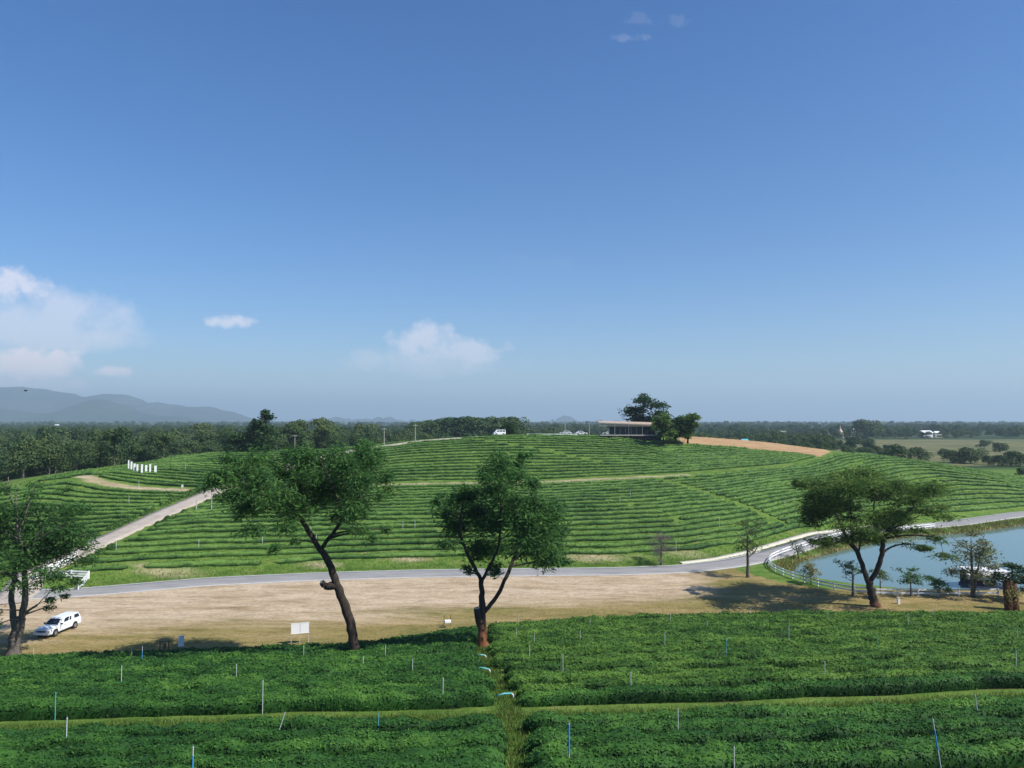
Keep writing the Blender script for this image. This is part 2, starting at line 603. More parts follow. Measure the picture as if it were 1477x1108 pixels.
def ground_material():
    m, N, L, b = new_mat('ground_cover')
    geo = N.new('ShaderNodeNewGeometry')
    z1 = N.new('ShaderNodeAttribute'); z1.attribute_name = 'zone_a'
    z2 = N.new('ShaderNodeAttribute'); z2.attribute_name = 'zone_b'
    s1 = N.new('ShaderNodeSeparateColor'); L.new(z1.outputs['Color'], s1.inputs[0])
    s2 = N.new('ShaderNodeSeparateColor'); L.new(z2.outputs['Color'], s2.inputs[0])

    def noise(scale, det=6, rough=0.6, sx=1, sy=1, dist=0.0):
        mp = N.new('ShaderNodeMapping')
        mp.inputs['Scale'].default_value = (sx, sy, 1)
        L.new(geo.outputs['Position'], mp.inputs[0])
        n = N.new('ShaderNodeTexNoise')
        n.inputs['Scale'].default_value = scale
        n.inputs['Detail'].default_value = det
        n.inputs['Roughness'].default_value = rough
        n.inputs['Distortion'].default_value = dist
        L.new(mp.outputs[0], n.inputs['Vector'])
        return n.outputs[0]

    def ramp(fac, stops):
        r = N.new('ShaderNodeValToRGB')
        els = r.color_ramp.elements
        els[0].position, els[0].color = stops[0][0], stops[0][1] + (1,)
        els[1].position, els[1].color = stops[-1][0], stops[-1][1] + (1,)
        for p, c in stops[1:-1]:
            e = els.new(p); e.color = c + (1,)
        L.new(fac, r.inputs[0])
        return r.outputs[0]

    def mix(f, a, c):
        x = N.new('ShaderNodeMix'); x.data_type = 'RGBA'
        L.new(f, x.inputs[0]); L.new(a, x.inputs[6]); L.new(c, x.inputs[7])
        return x.outputs[2]

    def edge(mask, nse, amt=0.7, sharp=3.0):
        """break a zone's border up with noise"""
        a = N.new('ShaderNodeMath'); a.operation = 'MULTIPLY_ADD'
        L.new(nse, a.inputs[0]); a.inputs[1].default_value = amt; a.inputs[2].default_value = -amt * 0.5 - 0.5
        c = N.new('ShaderNodeMath'); c.operation = 'ADD'
        L.new(mask, c.inputs[0]); L.new(a.outputs[0], c.inputs[1])
        d = N.new('ShaderNodeMath'); d.operation = 'MULTIPLY_ADD'; d.use_clamp = True
        L.new(c.outputs[0], d.inputs[0]); d.inputs[1].default_value = sharp; d.inputs[2].default_value = 0.5
        return d.outputs[0]

    nb, nm, nf = noise(0.05, 5), noise(0.35, 7, 0.65), noise(2.2, 8, 0.7)
    nlong = noise(0.22, 7, 0.65, 0.28, 1.0, 0.6)
    nflat = noise(0.5, 6, 0.7, 0.2, 1.0, 0.4)
    # dry mown turf of the lot
    turf = ramp(nlong, [(.30, (.150, .145, .045)), (.45, (.225, .185, .068)), (.58, (.290, .222, .098)), (.72, (.350, .265, .140))])
    dirt = ramp(nflat, [(.28, (.270, .195, .112)), (.45, (.415, .320, .212)), (.60, (.495, .400, .285)), (.75, (.425, .330, .215))])
    lush = ramp(nm, [(.28, (.050, .105, .018)), (.46, (.095, .175, .030)), (.62, (.140, .205, .045)), (.76, (.230, .215, .085))])
    plough = ramp(noise(0.5, 6, 0.7, 0.15, 1.0, 0.3), [(.30, (.270, .165, .085)), (.50, (.400, .260, .140)), (.70, (.470, .330, .190))])
    woods = ramp(noise(0.012, 8, 0.65), [(.35, (.016, .040, .016)), (.50, (.032, .062, .024)), (.62, (.075, .090, .036)), (.72, (.170, .160, .075))])
    field = ramp(noise(0.06, 7, 0.65, 0.25, 1.0, 0.4), [(.32, (.060, .090, .034)), (.48, (.120, .135, .058)), (.62, (.200, .175, .085)), (.74, (.280, .180, .110))])
    mud = ramp(nm, [(.3, (.110, .100, .045)), (.6, (.240, .200, .110)), (.8, (.310, .260, .160))])
    c = mix(edge(s1.outputs[1], nm, 0.8), turf, lush)
    c = mix(edge(s1.outputs[0], nlong, 1.3, 1.8), c, dirt)
    c = mix(edge(s1.outputs[2], nm, 0.25, 5), c, plough)
    c = mix(edge(z1.outputs['Alpha'], nm, 0.6, 4), c, ramp(nf, [(.3, (.022, .020, .010)), (.5, (.045, .042, .018)), (.72, (.085, .065, .035))]))  # soil and litter colour, dark enough to paint shade between the hedges
    c = mix(s2.outputs[0], c, woods)
    c = mix(edge(s2.outputs[1], nb, 0.5, 4), c, field)
    c = mix(edge(s2.outputs[2], nm, 0.9, 3), c, mud)
    med = N.new('ShaderNodeMix'); med.data_type = 'RGBA'; med.blend_type = 'MULTIPLY'
    med.inputs[0].default_value = 0.8
    L.new(c, med.inputs[6])
    L.new(ramp(noise(0.9, 6, 0.7, 0.45, 1.0, 0.8), [(.34, (.66, .64, .60)), (.5, (1, 1, 1)), (.7, (1.15, 1.14, 1.12))]), med.inputs[7])
    c = med.outputs[2]
    fine = N.new('ShaderNodeMix'); fine.data_type = 'RGBA'; fine.blend_type = 'MULTIPLY'
    fine.inputs[0].default_value = 0.75
    L.new(c, fine.inputs[6])
    L.new(ramp(nf, [(.3, (.62, .62, .62)), (.7, (1.25, 1.25, 1.25))]), fine.inputs[7])
    L.new(fine.outputs[2], b.inputs['Base Color'])
    b.inputs['Roughness'].default_value = 0.95
    b.inputs['Specular IOR Level'].default_value = 0.1
    bp = N.new('ShaderNodeBump')
    bp.inputs['Strength'].default_value = 0.6
    bp.inputs['Distance'].default_value = 0.12
    L.new(nf, bp.inputs['Height'])
    L.new(bp.outputs[0], b.inputs['Normal'])
    return m


def surface_mat(name, c_lo, c_hi, scale, sx, sy, rough=0.85, bump=0.3):
    m, N, L, b = new_mat(name)
    geo = N.new('ShaderNodeNewGeometry')
    mp = N.new('ShaderNodeMapping'); mp.inputs['Scale'].default_value = (sx, sy, 1)
    L.new(geo.outputs['Position'], mp.inputs[0])
    n = N.new('ShaderNodeTexNoise'); n.inputs['Scale'].default_value = scale; n.inputs['Detail'].default_value = 8
    n.inputs['Roughness'].default_value = 0.7
    L.new(mp.outputs[0], n.inputs['Vector'])
    r = N.new('ShaderNodeValToRGB')
    r.color_ramp.elements[0].position = .3; r.color_ramp.elements[0].color = c_lo + (1,)
    r.color_ramp.elements[1].position = .7; r.color_ramp.elements[1].color = c_hi + (1,)
    L.new(n.outputs[0], r.inputs[0])
    L.new(r.outputs[0], b.inputs['Base Color'])
    b.inputs['Roughness'].default_value = rough
    b.inputs['Specular IOR Level'].default_value = 0.2
    bp = N.new('ShaderNodeBump'); bp.inputs['Strength'].default_value = bump; bp.inputs['Distance'].default_value = 0.03
    L.new(n.outputs[0], bp.inputs['Height']); L.new(bp.outputs[0], b.inputs['Normal'])
    return m


M_GROUND = ground_material()
M_ASPHALT = surface_mat('worn_asphalt', (.205, .200, .198), (.325, .318, .308), 0.6, .3, 1)
M_CONC = surface_mat('dusty_concrete', (.310, .265, .220), (.460, .405, .345), 0.5, 1, 1)
M_LINE = surface_mat('road_paint', (.45, .44, .42), (.78, .77, .75), 2.0, 1, 1)
M_KERB = surface_mat('pale_kerb', (.45, .42, .33), (.66, .62, .52), 1.5, 1, 1)
M_MTN = surface_mat('mountain_forest', (.010, .028, .018), (.048, .066, .040), 0.0016, 1, 1, 1.0, 0.0)

# ------------------------------------------------------------------ pixel-traced plan lines
SIDE_PX = [(100, 806), (150, 780), (200, 757), (250, 735), (290, 718), (320, 706), (350, 694), (420, 672), (480, 656), (530, 647), (600, 637), (690, 630.5)]
SIDE = np.array([PZ(10, 872, 0)[:2], PZ(45, 838, 0)[:2]] + [hit(x, y)[:2] for x, y in SIDE_PX])
LEFTPATH = np.array([hit(x, y)[:2] for x, y in [(322, 708), (260, 707), (200, 704), (160, 699), (135, 693), (122, 687)]])
FPATH = np.array([hit(x, y)[:2] for x, y in [(692, 932), (700, 960), (728, 1005), (742, 1040), (748, 1075), (750, 1106)]] + [(0.3, 20)])
FIELD = np.array([hit(x, y)[:2] for x, y in [(985, 641), (1060, 646), (1120, 652.5), (1182, 659), (1200, 652)]] + [(108, 268), (85, 290), (58, 290)])

# ------------------------------------------------------------------ ground sheet
core_x = np.arange(-150, 190.01, 1.0)
core_y = np.arange(16, 330.01, 1.0)


def grow(a, lim, f=1.22):
    out, s = [], 1.0
    v = a
    while abs(v) < lim:
        s *= f
        v = v + s
        out.append(v)
    return out


gx = np.concatenate([-np.array(grow(150, 22000))[::-1], core_x, np.array(grow(190, 22000))])
gy = np.concatenate([-np.array(grow(-16, 300, 1.3))[::-1] if False else np.array([-400, -200, -100, -50, -20, 0, 8, 13]), core_y, np.array(grow(330, 30000))])
GX, GY = np.meshgrid(gx, gy)
GZ = H(GX, GY)
bumpy = (GY < 340) & (np.abs(GX) < 200)
GZ = GZ + np.where(bumpy & (GY > road_y(GX) + 10), rng.normal(size=GZ.shape) * 0.04, 0)
nx, ny = len(gx), len(gy)
ii = np.arange(nx * ny).reshape(ny, nx)
GQ = np.stack([ii[:-1, :-1], ii[:-1, 1:], ii[1:, 1:], ii[1:, :-1]], -1).reshape(-1, 4)
g_me = mesh_np('ground', np.stack([GX, GY, GZ], -1).reshape(-1, 3), GQ, smooth=True)
X, Y = GX.ravel(), GY.ravel()
RY = road_y(X)
in_lot = (Y < RY) & (Y > edge_y(X) - 1)
lot_t = np.clip((Y - edge_y(X)) / (RY - edge_y(X)), 0, 1)
dirt = np.where(in_lot, sstep((lot_t - 0.06) / 0.55) * (1 - sstep((X - 20) / 14)) * (0.45 + 0.55 * sstep((X + 75) / 20)), 0) * 0.95
lush = np.where(Y > RY, 1.0, 0.0)
lush = np.where(Y < edge_y(X) + 0.5, 1.0, lush)
lush = np.maximum(lush, np.where(in_lot, 0.55 * (1 - sstep((Y - edge_y(X)) / 7)), 0) * (X < -25))
sdp = np.full(X.shape, 99.0)
pm = (X > 30) & (X < 260) & (Y > 80) & (Y < 220)
sdp[pm] = pond_sd(X[pm], Y[pm])
west = (X < 62) & (Y > 99)
lush = np.maximum(lush, np.where((sdp < 8) & (west | (Y > 125)), 0.9, 0))
verge = (Y > RY) & (Y < RY + 10) & (Y < 140)
patch = np.zeros(X.shape)
for px_, py_, w_ in [(590, 806, 5.0), (860, 803, 9.0), (470, 812, 3.0), (985, 797, 6.0), (230, 822, 8.0)]:
    hx = hit(px_, py_)
    patch = np.maximum(patch, 0.85 * np.exp(-((X - hx[0]) / w_) ** 2 - ((Y - hx[1]) / 2.2) ** 2))
dirt = np.maximum(dirt, patch * 0.62)
dl = np.full(X.shape, 99.0)
cm = (np.abs(X) < 150) & (Y > 80) & (Y < 330)
dl[cm] = np.minimum(seg_dist(X[cm], Y[cm], LEFTPATH), seg_dist(X[cm], Y[cm], SIDE) + 0.6)
dirt = np.maximum(dirt, 0.66 * (1 - sstep((dl - .9) / 2.0)))
MIDP = np.array([hit(x, y)[:2] for x, y in [(330, 709), (480, 703), (660, 697), (800, 695), (900, 690), (990, 685)]])
dm = np.full(X.shape, 99.0)
dm[cm] = seg_dist(X[cm], Y[cm], MIDP)
dirt = np.maximum(dirt, 0.55 * (1 - sstep((dm - .8) / 1.4)))
plough = np.zeros(X.shape)
fmk = (X > 30) & (X < 150) & (Y > 200) & (Y < 300)
plough[fmk] = inside(X[fmk], Y[fmk], FIELD)
woods = np.maximum.reduce([sstep((Y - 290) / 40), sstep((-X - 105) / 30) * (Y > RY + 30), sstep((X - 190) / 40) * (Y > RY + 40)])
woods = np.where(plough > 0, 0, woods)
fld = ((X > 190 + (Y - 400) * 0.22) & (X < 900) & (Y > 330) & (Y < 760 + 0.1 * X) & (X < 0.80 * Y + 60)).astype(float)
mud = np.where(sdp < 0.5, 0.8, 0)
litter_shade = ((Y < edge_y(X) - .6) & (np.abs(Y - path_y(X) + .6) > 2.9) & (np.abs(X - np.interp(Y, FPATH[np.argsort(FPATH[:, 1]), 1], FPATH[np.argsort(FPATH[:, 1]), 0])) > 1.0)).astype(float)  # leaf litter under near tea, darkened to stand for furrow shade
za = np.stack([dirt, lush, plough, litter_shade], 1)
zb = np.stack([woods, fld, mud, np.ones_like(X)], 1)
for nm, arr in (('zone_a', za), ('zone_b', zb)):
    at = g_me.color_attributes.new(nm, 'FLOAT_COLOR', 'POINT')
    at.data.foreach_set('color', arr.astype(np.float32).ravel())
kind(link('ground', g_me, M_GROUND), 'structure')

# ------------------------------------------------------------------ roads
def dense(P, step=1.0):
    P = np.asarray(P, float)
    d = np.concatenate([[0], np.cumsum(np.linalg.norm(np.diff(P, axis=0), axis=1))])
    n = max(2, int(d[-1] / step))
    t = np.linspace(0, d[-1], n)
    out = np.stack([np.interp(t, d, P[:, c]) for c in range(2)], 1)
    for _ in range(6):
        o = out.copy()
        o[1:-1] = (out[:-2] + 2 * out[1:-1] + out[2:]) / 4
        out = o
    return out


def normals2(P):
    T = np.gradient(P, axis=0)
    T /= np.linalg.norm(T, axis=1, keepdims=True)
    return np.stack([-T[:, 1], T[:, 0]], 1)


def strip(name, P, a, b, dz, mat, cols=4, wob=0.0, thick=0.0):
    Nn = normals2(P)
    rows = []
    for j in range(cols + 1):
        o = a + (b - a) * j / cols
        q = P + Nn * (o + (wob * rng.normal(size=(len(P), 1)) if wob and j in (0, cols) else 0))
        z = H(q[:, 0], q[:, 1]) + dz
        rows.append(np.concatenate([q, z[:, None]], 1))
    if thick:
        rows = [rows[0] - [0, 0, thick]] + rows + [rows[-1] - [0, 0, thick]]
    G = np.stack(rows, 1)
    n, m = G.shape[:2]
    idx = np.arange(n * m).reshape(n, m)
    Q = np.stack([idx[:-1, :-1], idx[1:, :-1], idx[1:, 1:], idx[:-1, 1:]], -1).reshape(-1, 4)[:, ::-1]
    return kind(link(name, mesh_np(name, G.reshape(-1, 3), Q), mat), 'structure')


RD = dense(ROAD, 1.0)
strip('road', RD, -2.9, 2.9, 0.03, M_ASPHALT, 4, thick=0.1)
strip('road_edge_line', RD, 2.55, 2.78, 0.036, M_LINE, 1)
strip('road_edge_line', RD, -2.78, -2.55, 0.036, M_LINE, 1)
kp = RD[(RD[:, 0] > 27) & (RD[:, 0] < 78)]
strip('kerb', kp, 3.15, 4.15, 0.16, M_KERB, 2, thick=0.3)
SD = dense(SIDE, 1.0)
strip('side_road', SD, -2.2, 2.2, 0.10, M_CONC, 4, 0.15, thick=0.2)

# ------------------------------------------------------------------ pond
def water():
    m, N, L, b = new_mat('pond_water')
    b.inputs['Base Color'].default_value = (.120, .190, .175, 1)
    b.inputs['Roughness'].default_value = 0.06
    b.inputs['IOR'].default_value = 1.33
    geo = N.new('ShaderNodeNewGeometry')
    n = N.new('ShaderNodeTexNoise'); n.inputs['Scale'].default_value = 1.6; n.inputs['Detail'].default_value = 4
    L.new(geo.outputs['Position'], n.inputs['Vector'])
    bp = N.new('ShaderNodeBump'); bp.inputs['Strength'].default_value = 0.06; bp.inputs['Distance'].default_value = 0.04
    L.new(n.outputs[0], bp.inputs['Height']); L.new(bp.outputs[0], b.inputs['Normal'])
    return m


bm = bmesh.new()
cen = POND.mean(0)
pts = [Vector((p[0] + 3.0 * (p[0] - cen[0]) / np.hypot(*(p - cen)), p[1] + 3.0 * (p[1] - cen[1]) / np.hypot(*(p - cen)), WATER_Z)) for p in POND]
bm.faces.new([bm.verts.new(p) for p in pts])
bmesh.ops.triangulate(bm, faces=bm.faces)
pond_me = bm_mesh('pond_water', bm)
if pond_me.polygons[0].normal.z < 0:
    pond_me.flip_normals()
kind(link('pond_water', pond_me, water()), 'structure')

# ------------------------------------------------------------------ tea hedges
def vnoise(s, scale, r):
    n = int(s.max() / scale) + 4
    v = r.uniform(-1, 1, n)
    t = s / scale
    i = t.astype(int)
    f = t - i
    f = f * f * (3 - 2 * f)
    return v[i] * (1 - f) + v[i + 1] * f


def hedge(P, w, h, per_m, leaf, r, step=0.5, flush_light=0.35, bush=1.1, gapf=None, amp=1.0, side=.42):  # low side tint paints the shade of the furrows
    """one hedge row along plan line P: a lumpy body covered in leaves; returns V,Q,T in world space"""
    P = dense(P, step) if len(P) > 2 else P
    n = len(P)
    if n < 4:
        return None
    d = np.concatenate([[0], np.cumsum(np.linalg.norm(np.diff(P, axis=0), axis=1))])
    Nn = normals2(P)
    gz = H(P[:, 0], P[:, 1])
    hh = h * (1 + 0.20 * amp * vnoise(d, bush, r) + 0.14 * vnoise(d, bush * 5, r))
    ww = w * (1 + 0.19 * amp * vnoise(d, bush, r) + 0.10 * vnoise(d, bush * 4, r))
    bt = 0.16 * vnoise(d, bush, r) + 0.14 * vnoise(d, bush * 6, r)
    if gapf is not None:
        g = gapf(P[:, 0], P[:, 1])
        hh = hh * g
        ww = ww * (0.55 + 0.45 * g)
    endt = np.clip(np.minimum(d, d[-1] - d) / (w * 0.9), 0.06, 1) ** 0.5
    ww, hh = ww * endt, hh * (0.35 + 0.65 * endt)
    ca = np.array([-.86, -1.05, -.84, -.34, .34, .84, 1.05, .86])
    ch = np.array([-.12, .46, .84, 1.0, 1.0, .84, .46, -.12])
    m = len(ca)
    off = ca[None] * ww[:, None] * (1 + 0.05 * r.normal(size=(n, m)))
    ht = ch[None] * hh[:, None] * (1 + 0.06 * r.normal(size=(n, m)))
    V = np.empty((n, m, 3))
    V[..., 0] = P[:, 0, None] + Nn[:, 0, None] * off
    V[..., 1] = P[:, 1, None] + Nn[:, 1, None] * off
    V[..., 2] = gz[:, None] + ht
    # body follows the ground across the row
    V[..., 2] += (H(V[..., 0], V[..., 1]) - gz[:, None])
    idx = np.arange(n * m).reshape(n, m)
    Q = np.stack([idx[:-1, :-1], idx[:-1, 1:], idx[1:, 1:], idx[1:, :-1]], -1).reshape(-1, 4)
    Q = np.concatenate([Q, [(idx[0, j], idx[0, j + 1], idx[0, m - 2 - j], idx[0, m - 1 - j]) for j in range(m // 2 - 1)],
                        [(idx[-1, m - 1 - j], idx[-1, m - 2 - j], idx[-1, j + 1], idx[-1, j]) for j in range(m // 2 - 1)]])
    T = (0.08 + (0.2 + flush_light) * np.clip(ch, 0, 1) ** 3)[None].repeat(n, 0).ravel() + r.normal(size=n * m) * 0.08 + bt.repeat(m)  # body tint: flush-bright top, painted shade down the sides
    L = d[-1]
    k = int(L * per_m)
    s = r.uniform(0, n - 1.001, k)
    q = np.where(r.random(k) < 0.5, r.uniform(1.6, m - 2.6, k), np.where(r.random(k) < .5, r.uniform(.05, 2.2, k), m - 1 - r.uniform(.05, 2.2, k)))
    i, j = s.astype(int), q.astype(int)
    fs, fq = (s - i)[:, None], (q - j)[:, None]
    C = (V[i, j] * (1 - fs) + V[i + 1, j] * fs) * (1 - fq) + (V[i, j + 1] * (1 - fs) + V[i + 1, j + 1] * fs) * fq
    du = V[i + 1, j] - V[i, j]
    dv = V[i, j + 1] - V[i, j]
    nr = unit(np.cross(dv, du))
    nr *= np.sign((nr[:, 2:] + 1e-6) + 0.0 * nr[:, :1]) if False else 1
    cen = np.concatenate([P[i], (gz[i] + hh[i] * 0.4)[:, None]], 1)
    flip = ((C - cen) * nr).sum(1) < 0
    nr[flip] *= -1
    lo = r.uniform(0.0, 1.0, k) ** 2
    C = C + nr * (lo * leaf * 1.3)[:, None] - nr * leaf * 0.2
    nn = unit(nr * 0.8 + np.array([0, 0, 0.35]) + r.normal(size=(k, 3)) * 0.55)
    top = (q > 1.7) & (q < m - 2.7)
    tt = np.where(top, r.beta(2, 2.2, k) * 0.6 + flush_light * (.4 + .8 * r.random(k)), r.beta(1.6, 3, k) * side - .05) + bt[i]  # young flush brightens top leaves; side leaves carry painted furrow shade
    LV, LQ = leaf_quads(C, nn, leaf * r.uniform(.7, 1.3, k), leaf * 0.5 * r.uniform(.7, 1.3, k), r)
    return merge([(V.reshape(-1, 3), Q, T), (LV, LQ, np.repeat(tt, 4))])


# -- near slope: rows run across it, split by the worn footpath
fp = FPATH[np.argsort(FPATH[:, 1])]


def fpath_x(y):
    return np.interp(y, fp[:, 1], fp[:, 0])


HOLES = [(hit(1128, 919), 3.2, .9), (hit(1175, 925), 1.6, .8), (hit(905, 893), 2.4, .9), (hit(955, 891), 2.6, .9), (hit(1150, 972), 1.6, 1.2), (hit(560, 921), 1.4, 1.0),
         (hit(165, 984), 3.4, .7), (hit(1340, 905), 2.0, .6), (hit(455, 1007), 1.2, .8), (hit(1010, 975), 2.0, .8)]
TRUNKS = [hit(512, 948), hit(696, 934), hit(1263, 875), hit(20, 945), hit(1460, 880)]


def gapf(x, y):
    g = np.ones(x.shape)
    for c, rx, ry in HOLES:
        g = np.minimum(g, 1 - 0.72 * np.exp(-((x - c[0]) / rx) ** 2 - ((y - c[1]) / ry) ** 2))
    for c in TRUNKS:
        g = np.minimum(g, 1 - 0.55 * np.exp(-(np.hypot(x - c[0], y - c[1]) / 1.1) ** 2))
    return g


ORD = ['first', 'second', 'third', 'fourth', 'fifth', 'sixth', 'seventh', 'eighth', 'ninth', 'tenth', 'eleventh', 'twelfth', 'thirteenth', 'fourteenth', 'fifteenth', 'sixteenth', 'seventeenth', 'eighteenth', 'nineteenth', 'twentieth', 'twenty-first']


def near_row(yfun, side, block, k, edge_gap=0.4):
    ys = float(yfun(0))
    edge_gap += rng.uniform(-.25, .35)
    lim = ys * 0.76 + 9
    if side < 0:
        xs = np.arange(-lim, 8, 0.25)
        xs = xs[xs < fpath_x(yfun(xs)) - edge_gap]
    else:
        xs = np.arange(-8, lim, 0.25)
        xs = xs[xs > fpath_x(yfun(xs)) + edge_gap]
    if len(xs) < 8:
        return
    ys_ = yfun(xs)
    P = np.stack([xs, ys_ + 0.12 * np.sin(xs * 0.7 + ys) + 0.1 * vnoise(xs - xs[0], 3.0, rng)], 1)
    D = ys
    per = float(np.interp(D, [26, 40, 60, 85], [400, 340, 212, 155]))
    lf = float(np.interp(D, [26, 40, 60, 85], [.068, .074, .098, .126]))
    r_ = hedge(P, 0.50 if block == 'up' else .56, 0.74, per, lf, rng, 0.3, 0.20 if side < 0 else 0.30, 1.05, gapf, 1.1, .3)
    if r_ is None:
        return
    V, Q, T = r_
    V = V.copy()
    c0 = np.array([P[len(P) // 2, 0], P[len(P) // 2, 1], float(H(*P[len(P) // 2]))])
    o = link('tea_hedge', mesh_np('tea_hedge', V - c0, Q, T), M_TEA if (side < 0 or D < 41) else M_TEA2, None, c0)  # shade painted by the darker leaf copy on western and nearest rows
    lab = {('low', -1): 'dark dense tea hedge, %s row uphill of the grass track, west of footpath',
           ('low', 1): 'dark dense tea hedge, %s row uphill of the grass track, east of footpath',
           ('up', -1): 'dark green tea hedge, %s row downhill of the grass track, west of footpath',
           ('up', 1): 'bright green tea hedge, %s row downhill of the grass track, east of footpath'}[(block, side)]
    tag(o, lab % ORD[k], 'hedge', lab.replace('hedge, %s row', 'hedges'))


KN = 21
for k in range(KN):
    t = (k + 0.5) / KN
    def yf(x, t=t):
        a, b = path_y(x) + 1.6, edge_y(x) - 0.3
        return a + (b - a) * t
    for sd in (-1, 1):
        near_row(yf, sd, 'up', k)
for k in range(5):
    def yf2(x, k=k):
        return path_y(x) - 3.7 - 1.95 * k
    for sd in (-1, 1):
        near_row(yf2, sd, 'low', k, 0.25)

# -- the hill across the road
def bound(pxs, lo_x, hi_x):
    P = np.array([hit(x, y)[:2] for x, y in pxs])
    P = P[np.argsort(P[:, 0])]
    return lambda x: np.interp(x, P[:, 0], P[:, 1])


L_PX = [(-60, 838), (60, 832), (130, 828), (300, 820), (450, 812), (560, 806), (700, 803), (800, 802), (900, 801), (1000, 795), (1080, 783), (1150, 763),
        (1220, 746), (1300, 743), (1390, 741), (1477, 730), (1560, 722)]
M_PX = [(60, 697), (110, 690), (135, 693), (160, 699), (200, 704), (260, 707), (320, 709), (400, 706), (480, 703), (560, 699), (660, 697), (800, 695), (900, 690), (1000, 684), (1100, 675), (1150, 669),
        (1195, 657), (1240, 658), (1300, 664), (1400, 681), (1477, 700), (1560, 712)]
C_PX = [(110, 689), (140, 680), (180, 675), (250, 661), (330, 653), (420, 651), (520, 645), (600, 636), (680, 631), (760, 629), (860, 631), (900, 634), (945, 642), (1000, 641), (1100, 650), (1170, 658)]
Lb, Mb = bound(L_PX, -1, 1), bound(M_PX, -1, 1)
Cb = bound(C_PX, -1, 1)
GAPS = [(np.array([hit(x, y)[:2] for x, y in [(690, 634), (740, 642), (800, 653), (862, 666)]]), 0.9),
        (np.array([hit(x, y)[:2] for x, y in [(945, 690), (1000, 705), (1050, 722), (1095, 740), (1130, 756)]]), 1.0),
        (np.array([hit(x, y)[:2] for x, y in [(1205, 690), (1240, 668)]]), 1.2)]


def hill_ok(P, upper):
    x, y = P[:, 0], P[:, 1]
    ok = seg_dist(x, y, SIDE) > 3.4
    ok &= seg_dist(x, y, LEFTPATH) > 2.2
    for g, wd in GAPS:
        ok &= seg_dist(x, y, g) > wd
    ok &= ~inside(x, y, FIELD)
    return ok


hill_rows = 0


def hill_row(xs, ys, upper, lab, k):
    global hill_rows
    P0 = np.stack([xs, ys + 0.3 * vnoise(xs - xs[0], 7.0, rng)], 1)
    ok = hill_ok(P0, upper)
    # a few bushes have died in most rows
    for _ in range(rng.integers(0, 3)):
        c = rng.uniform(xs[0], xs[-1])
        ok &= np.abs(xs - c) > rng.uniform(.5, .9)
    i = 0
    while i < len(xs):
        if not ok[i]:
            i += 1
            continue
        j = i
        while j < len(xs) and ok[j]:
            j += 1
        P = P0[i:j]
        i = j
        if len(P) < 8:
            continue
        D = P[:, 1].mean()
        per = float(np.interp(D, [105, 160, 250], [34, 24, 14]))
        lf = float(np.interp(D, [105, 160, 250], [.15, .18, .23]))
        r_ = hedge(P, 0.52 + 0.1 * rng.random(), 0.46 + 0.1 * rng.random(), per, lf, rng, 0.5, 0.55, 1.4, None, 1.1, 1.0)
        if r_ is None:
            continue
        V, Q, T = r_
        m = P[len(P) // 2]
        c0 = np.array([m[0], m[1], float(H(*m))])
        side = 'west' if m[0] < np.interp(m[1], SIDE[:, 1], SIDE[:, 0]) else 'east'
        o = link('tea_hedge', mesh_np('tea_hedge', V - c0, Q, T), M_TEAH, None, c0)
        lb = lab[side]
        tag(o, lb % ORD[k], 'hedge', lb.replace('%s ', '').replace('row ', 'rows ', 1))
        hill_rows += 1


K1, K2 = 18, 17
xs = np.arange(-112, 176, 0.5)
for k in range(K1):
    t = (k + 0.35) / K1
    lo_, hi_ = Lb(xs), Mb(xs) - 2.6 + 16 * sstep((xs - 92) / 30)
    hill_row(xs, lo_ + (hi_ - lo_) * t, False, {'west': '%s tea hedge row up the lower hillside, west of the side road', 'east': '%s tea hedge row up from the road verge, east of the side road'}, k)
xu = np.arange(-104, 104, 0.5)
for k in range(K2):
    t = (k + 0.5) / K2
    lo_, hi_ = Mb(xu) + 2.6, Cb(xu) + 2.0
    sel = hi_ - lo_ > 3.0 + 18.0 * (k % 2 == 0) * 0.3
    x2 = xu[sel]
    hill_row(x2, (lo_ + (hi_ - lo_) * t)[sel], True, {'west': '%s tea hedge row above the dirt track, on the white slabs side of the hill', 'east': '%s tea hedge row above the hillside grass track, below the pavilion and crest'}, k)

# round bushes lining the side road
bush_me = []
for v in range(3):
    k = 420
    dr = unit(rng.normal(size=(k, 3)))
    dr[:, 2] = np.abs(dr[:, 2])
    rad = 0.85 * (0.8 + 0.25 * rng.random(k))[:, None]
    C = dr * rad * np.array([1.1, 1.1, 1.25])
    LV, LQ = leaf_quads(C, unit(dr + rng.normal(size=(k, 3)) * .5), .16, .09)
    bush_me.append(mesh_np('round_bush', LV, LQ, np.repeat(rng.beta(2, 2.5, k), 4)))
for i in range(14, len(SD) - 8):
    if i % 2 == 0 and SD[i, 1] < 168:
        Nn = normals2(SD)[i]
        for sgn, lab in ((1, 'round tea bush at the western edge of the pale side road'), (-1, 'round tea bush at the eastern edge of the pale side road')):
            if rng.random() < (0.9 if sgn > 0 else 0.3):
                q = SD[i] + Nn * sgn * (3.3 + rng.uniform(-.2, .5))
                o = link('round_bush', bush_me[rng.integers(3)], M_TEAH, None, (q[0], q[1], float(H(*q)) - .05), rng.uniform(0, 6))
                sc = rng.uniform(.55, .95)
                o.scale = (sc, sc, sc * rng.uniform(.9, 1.2))
                tag(o, lab, 'bush', lab.replace('round tea bush', 'round tea bushes'))

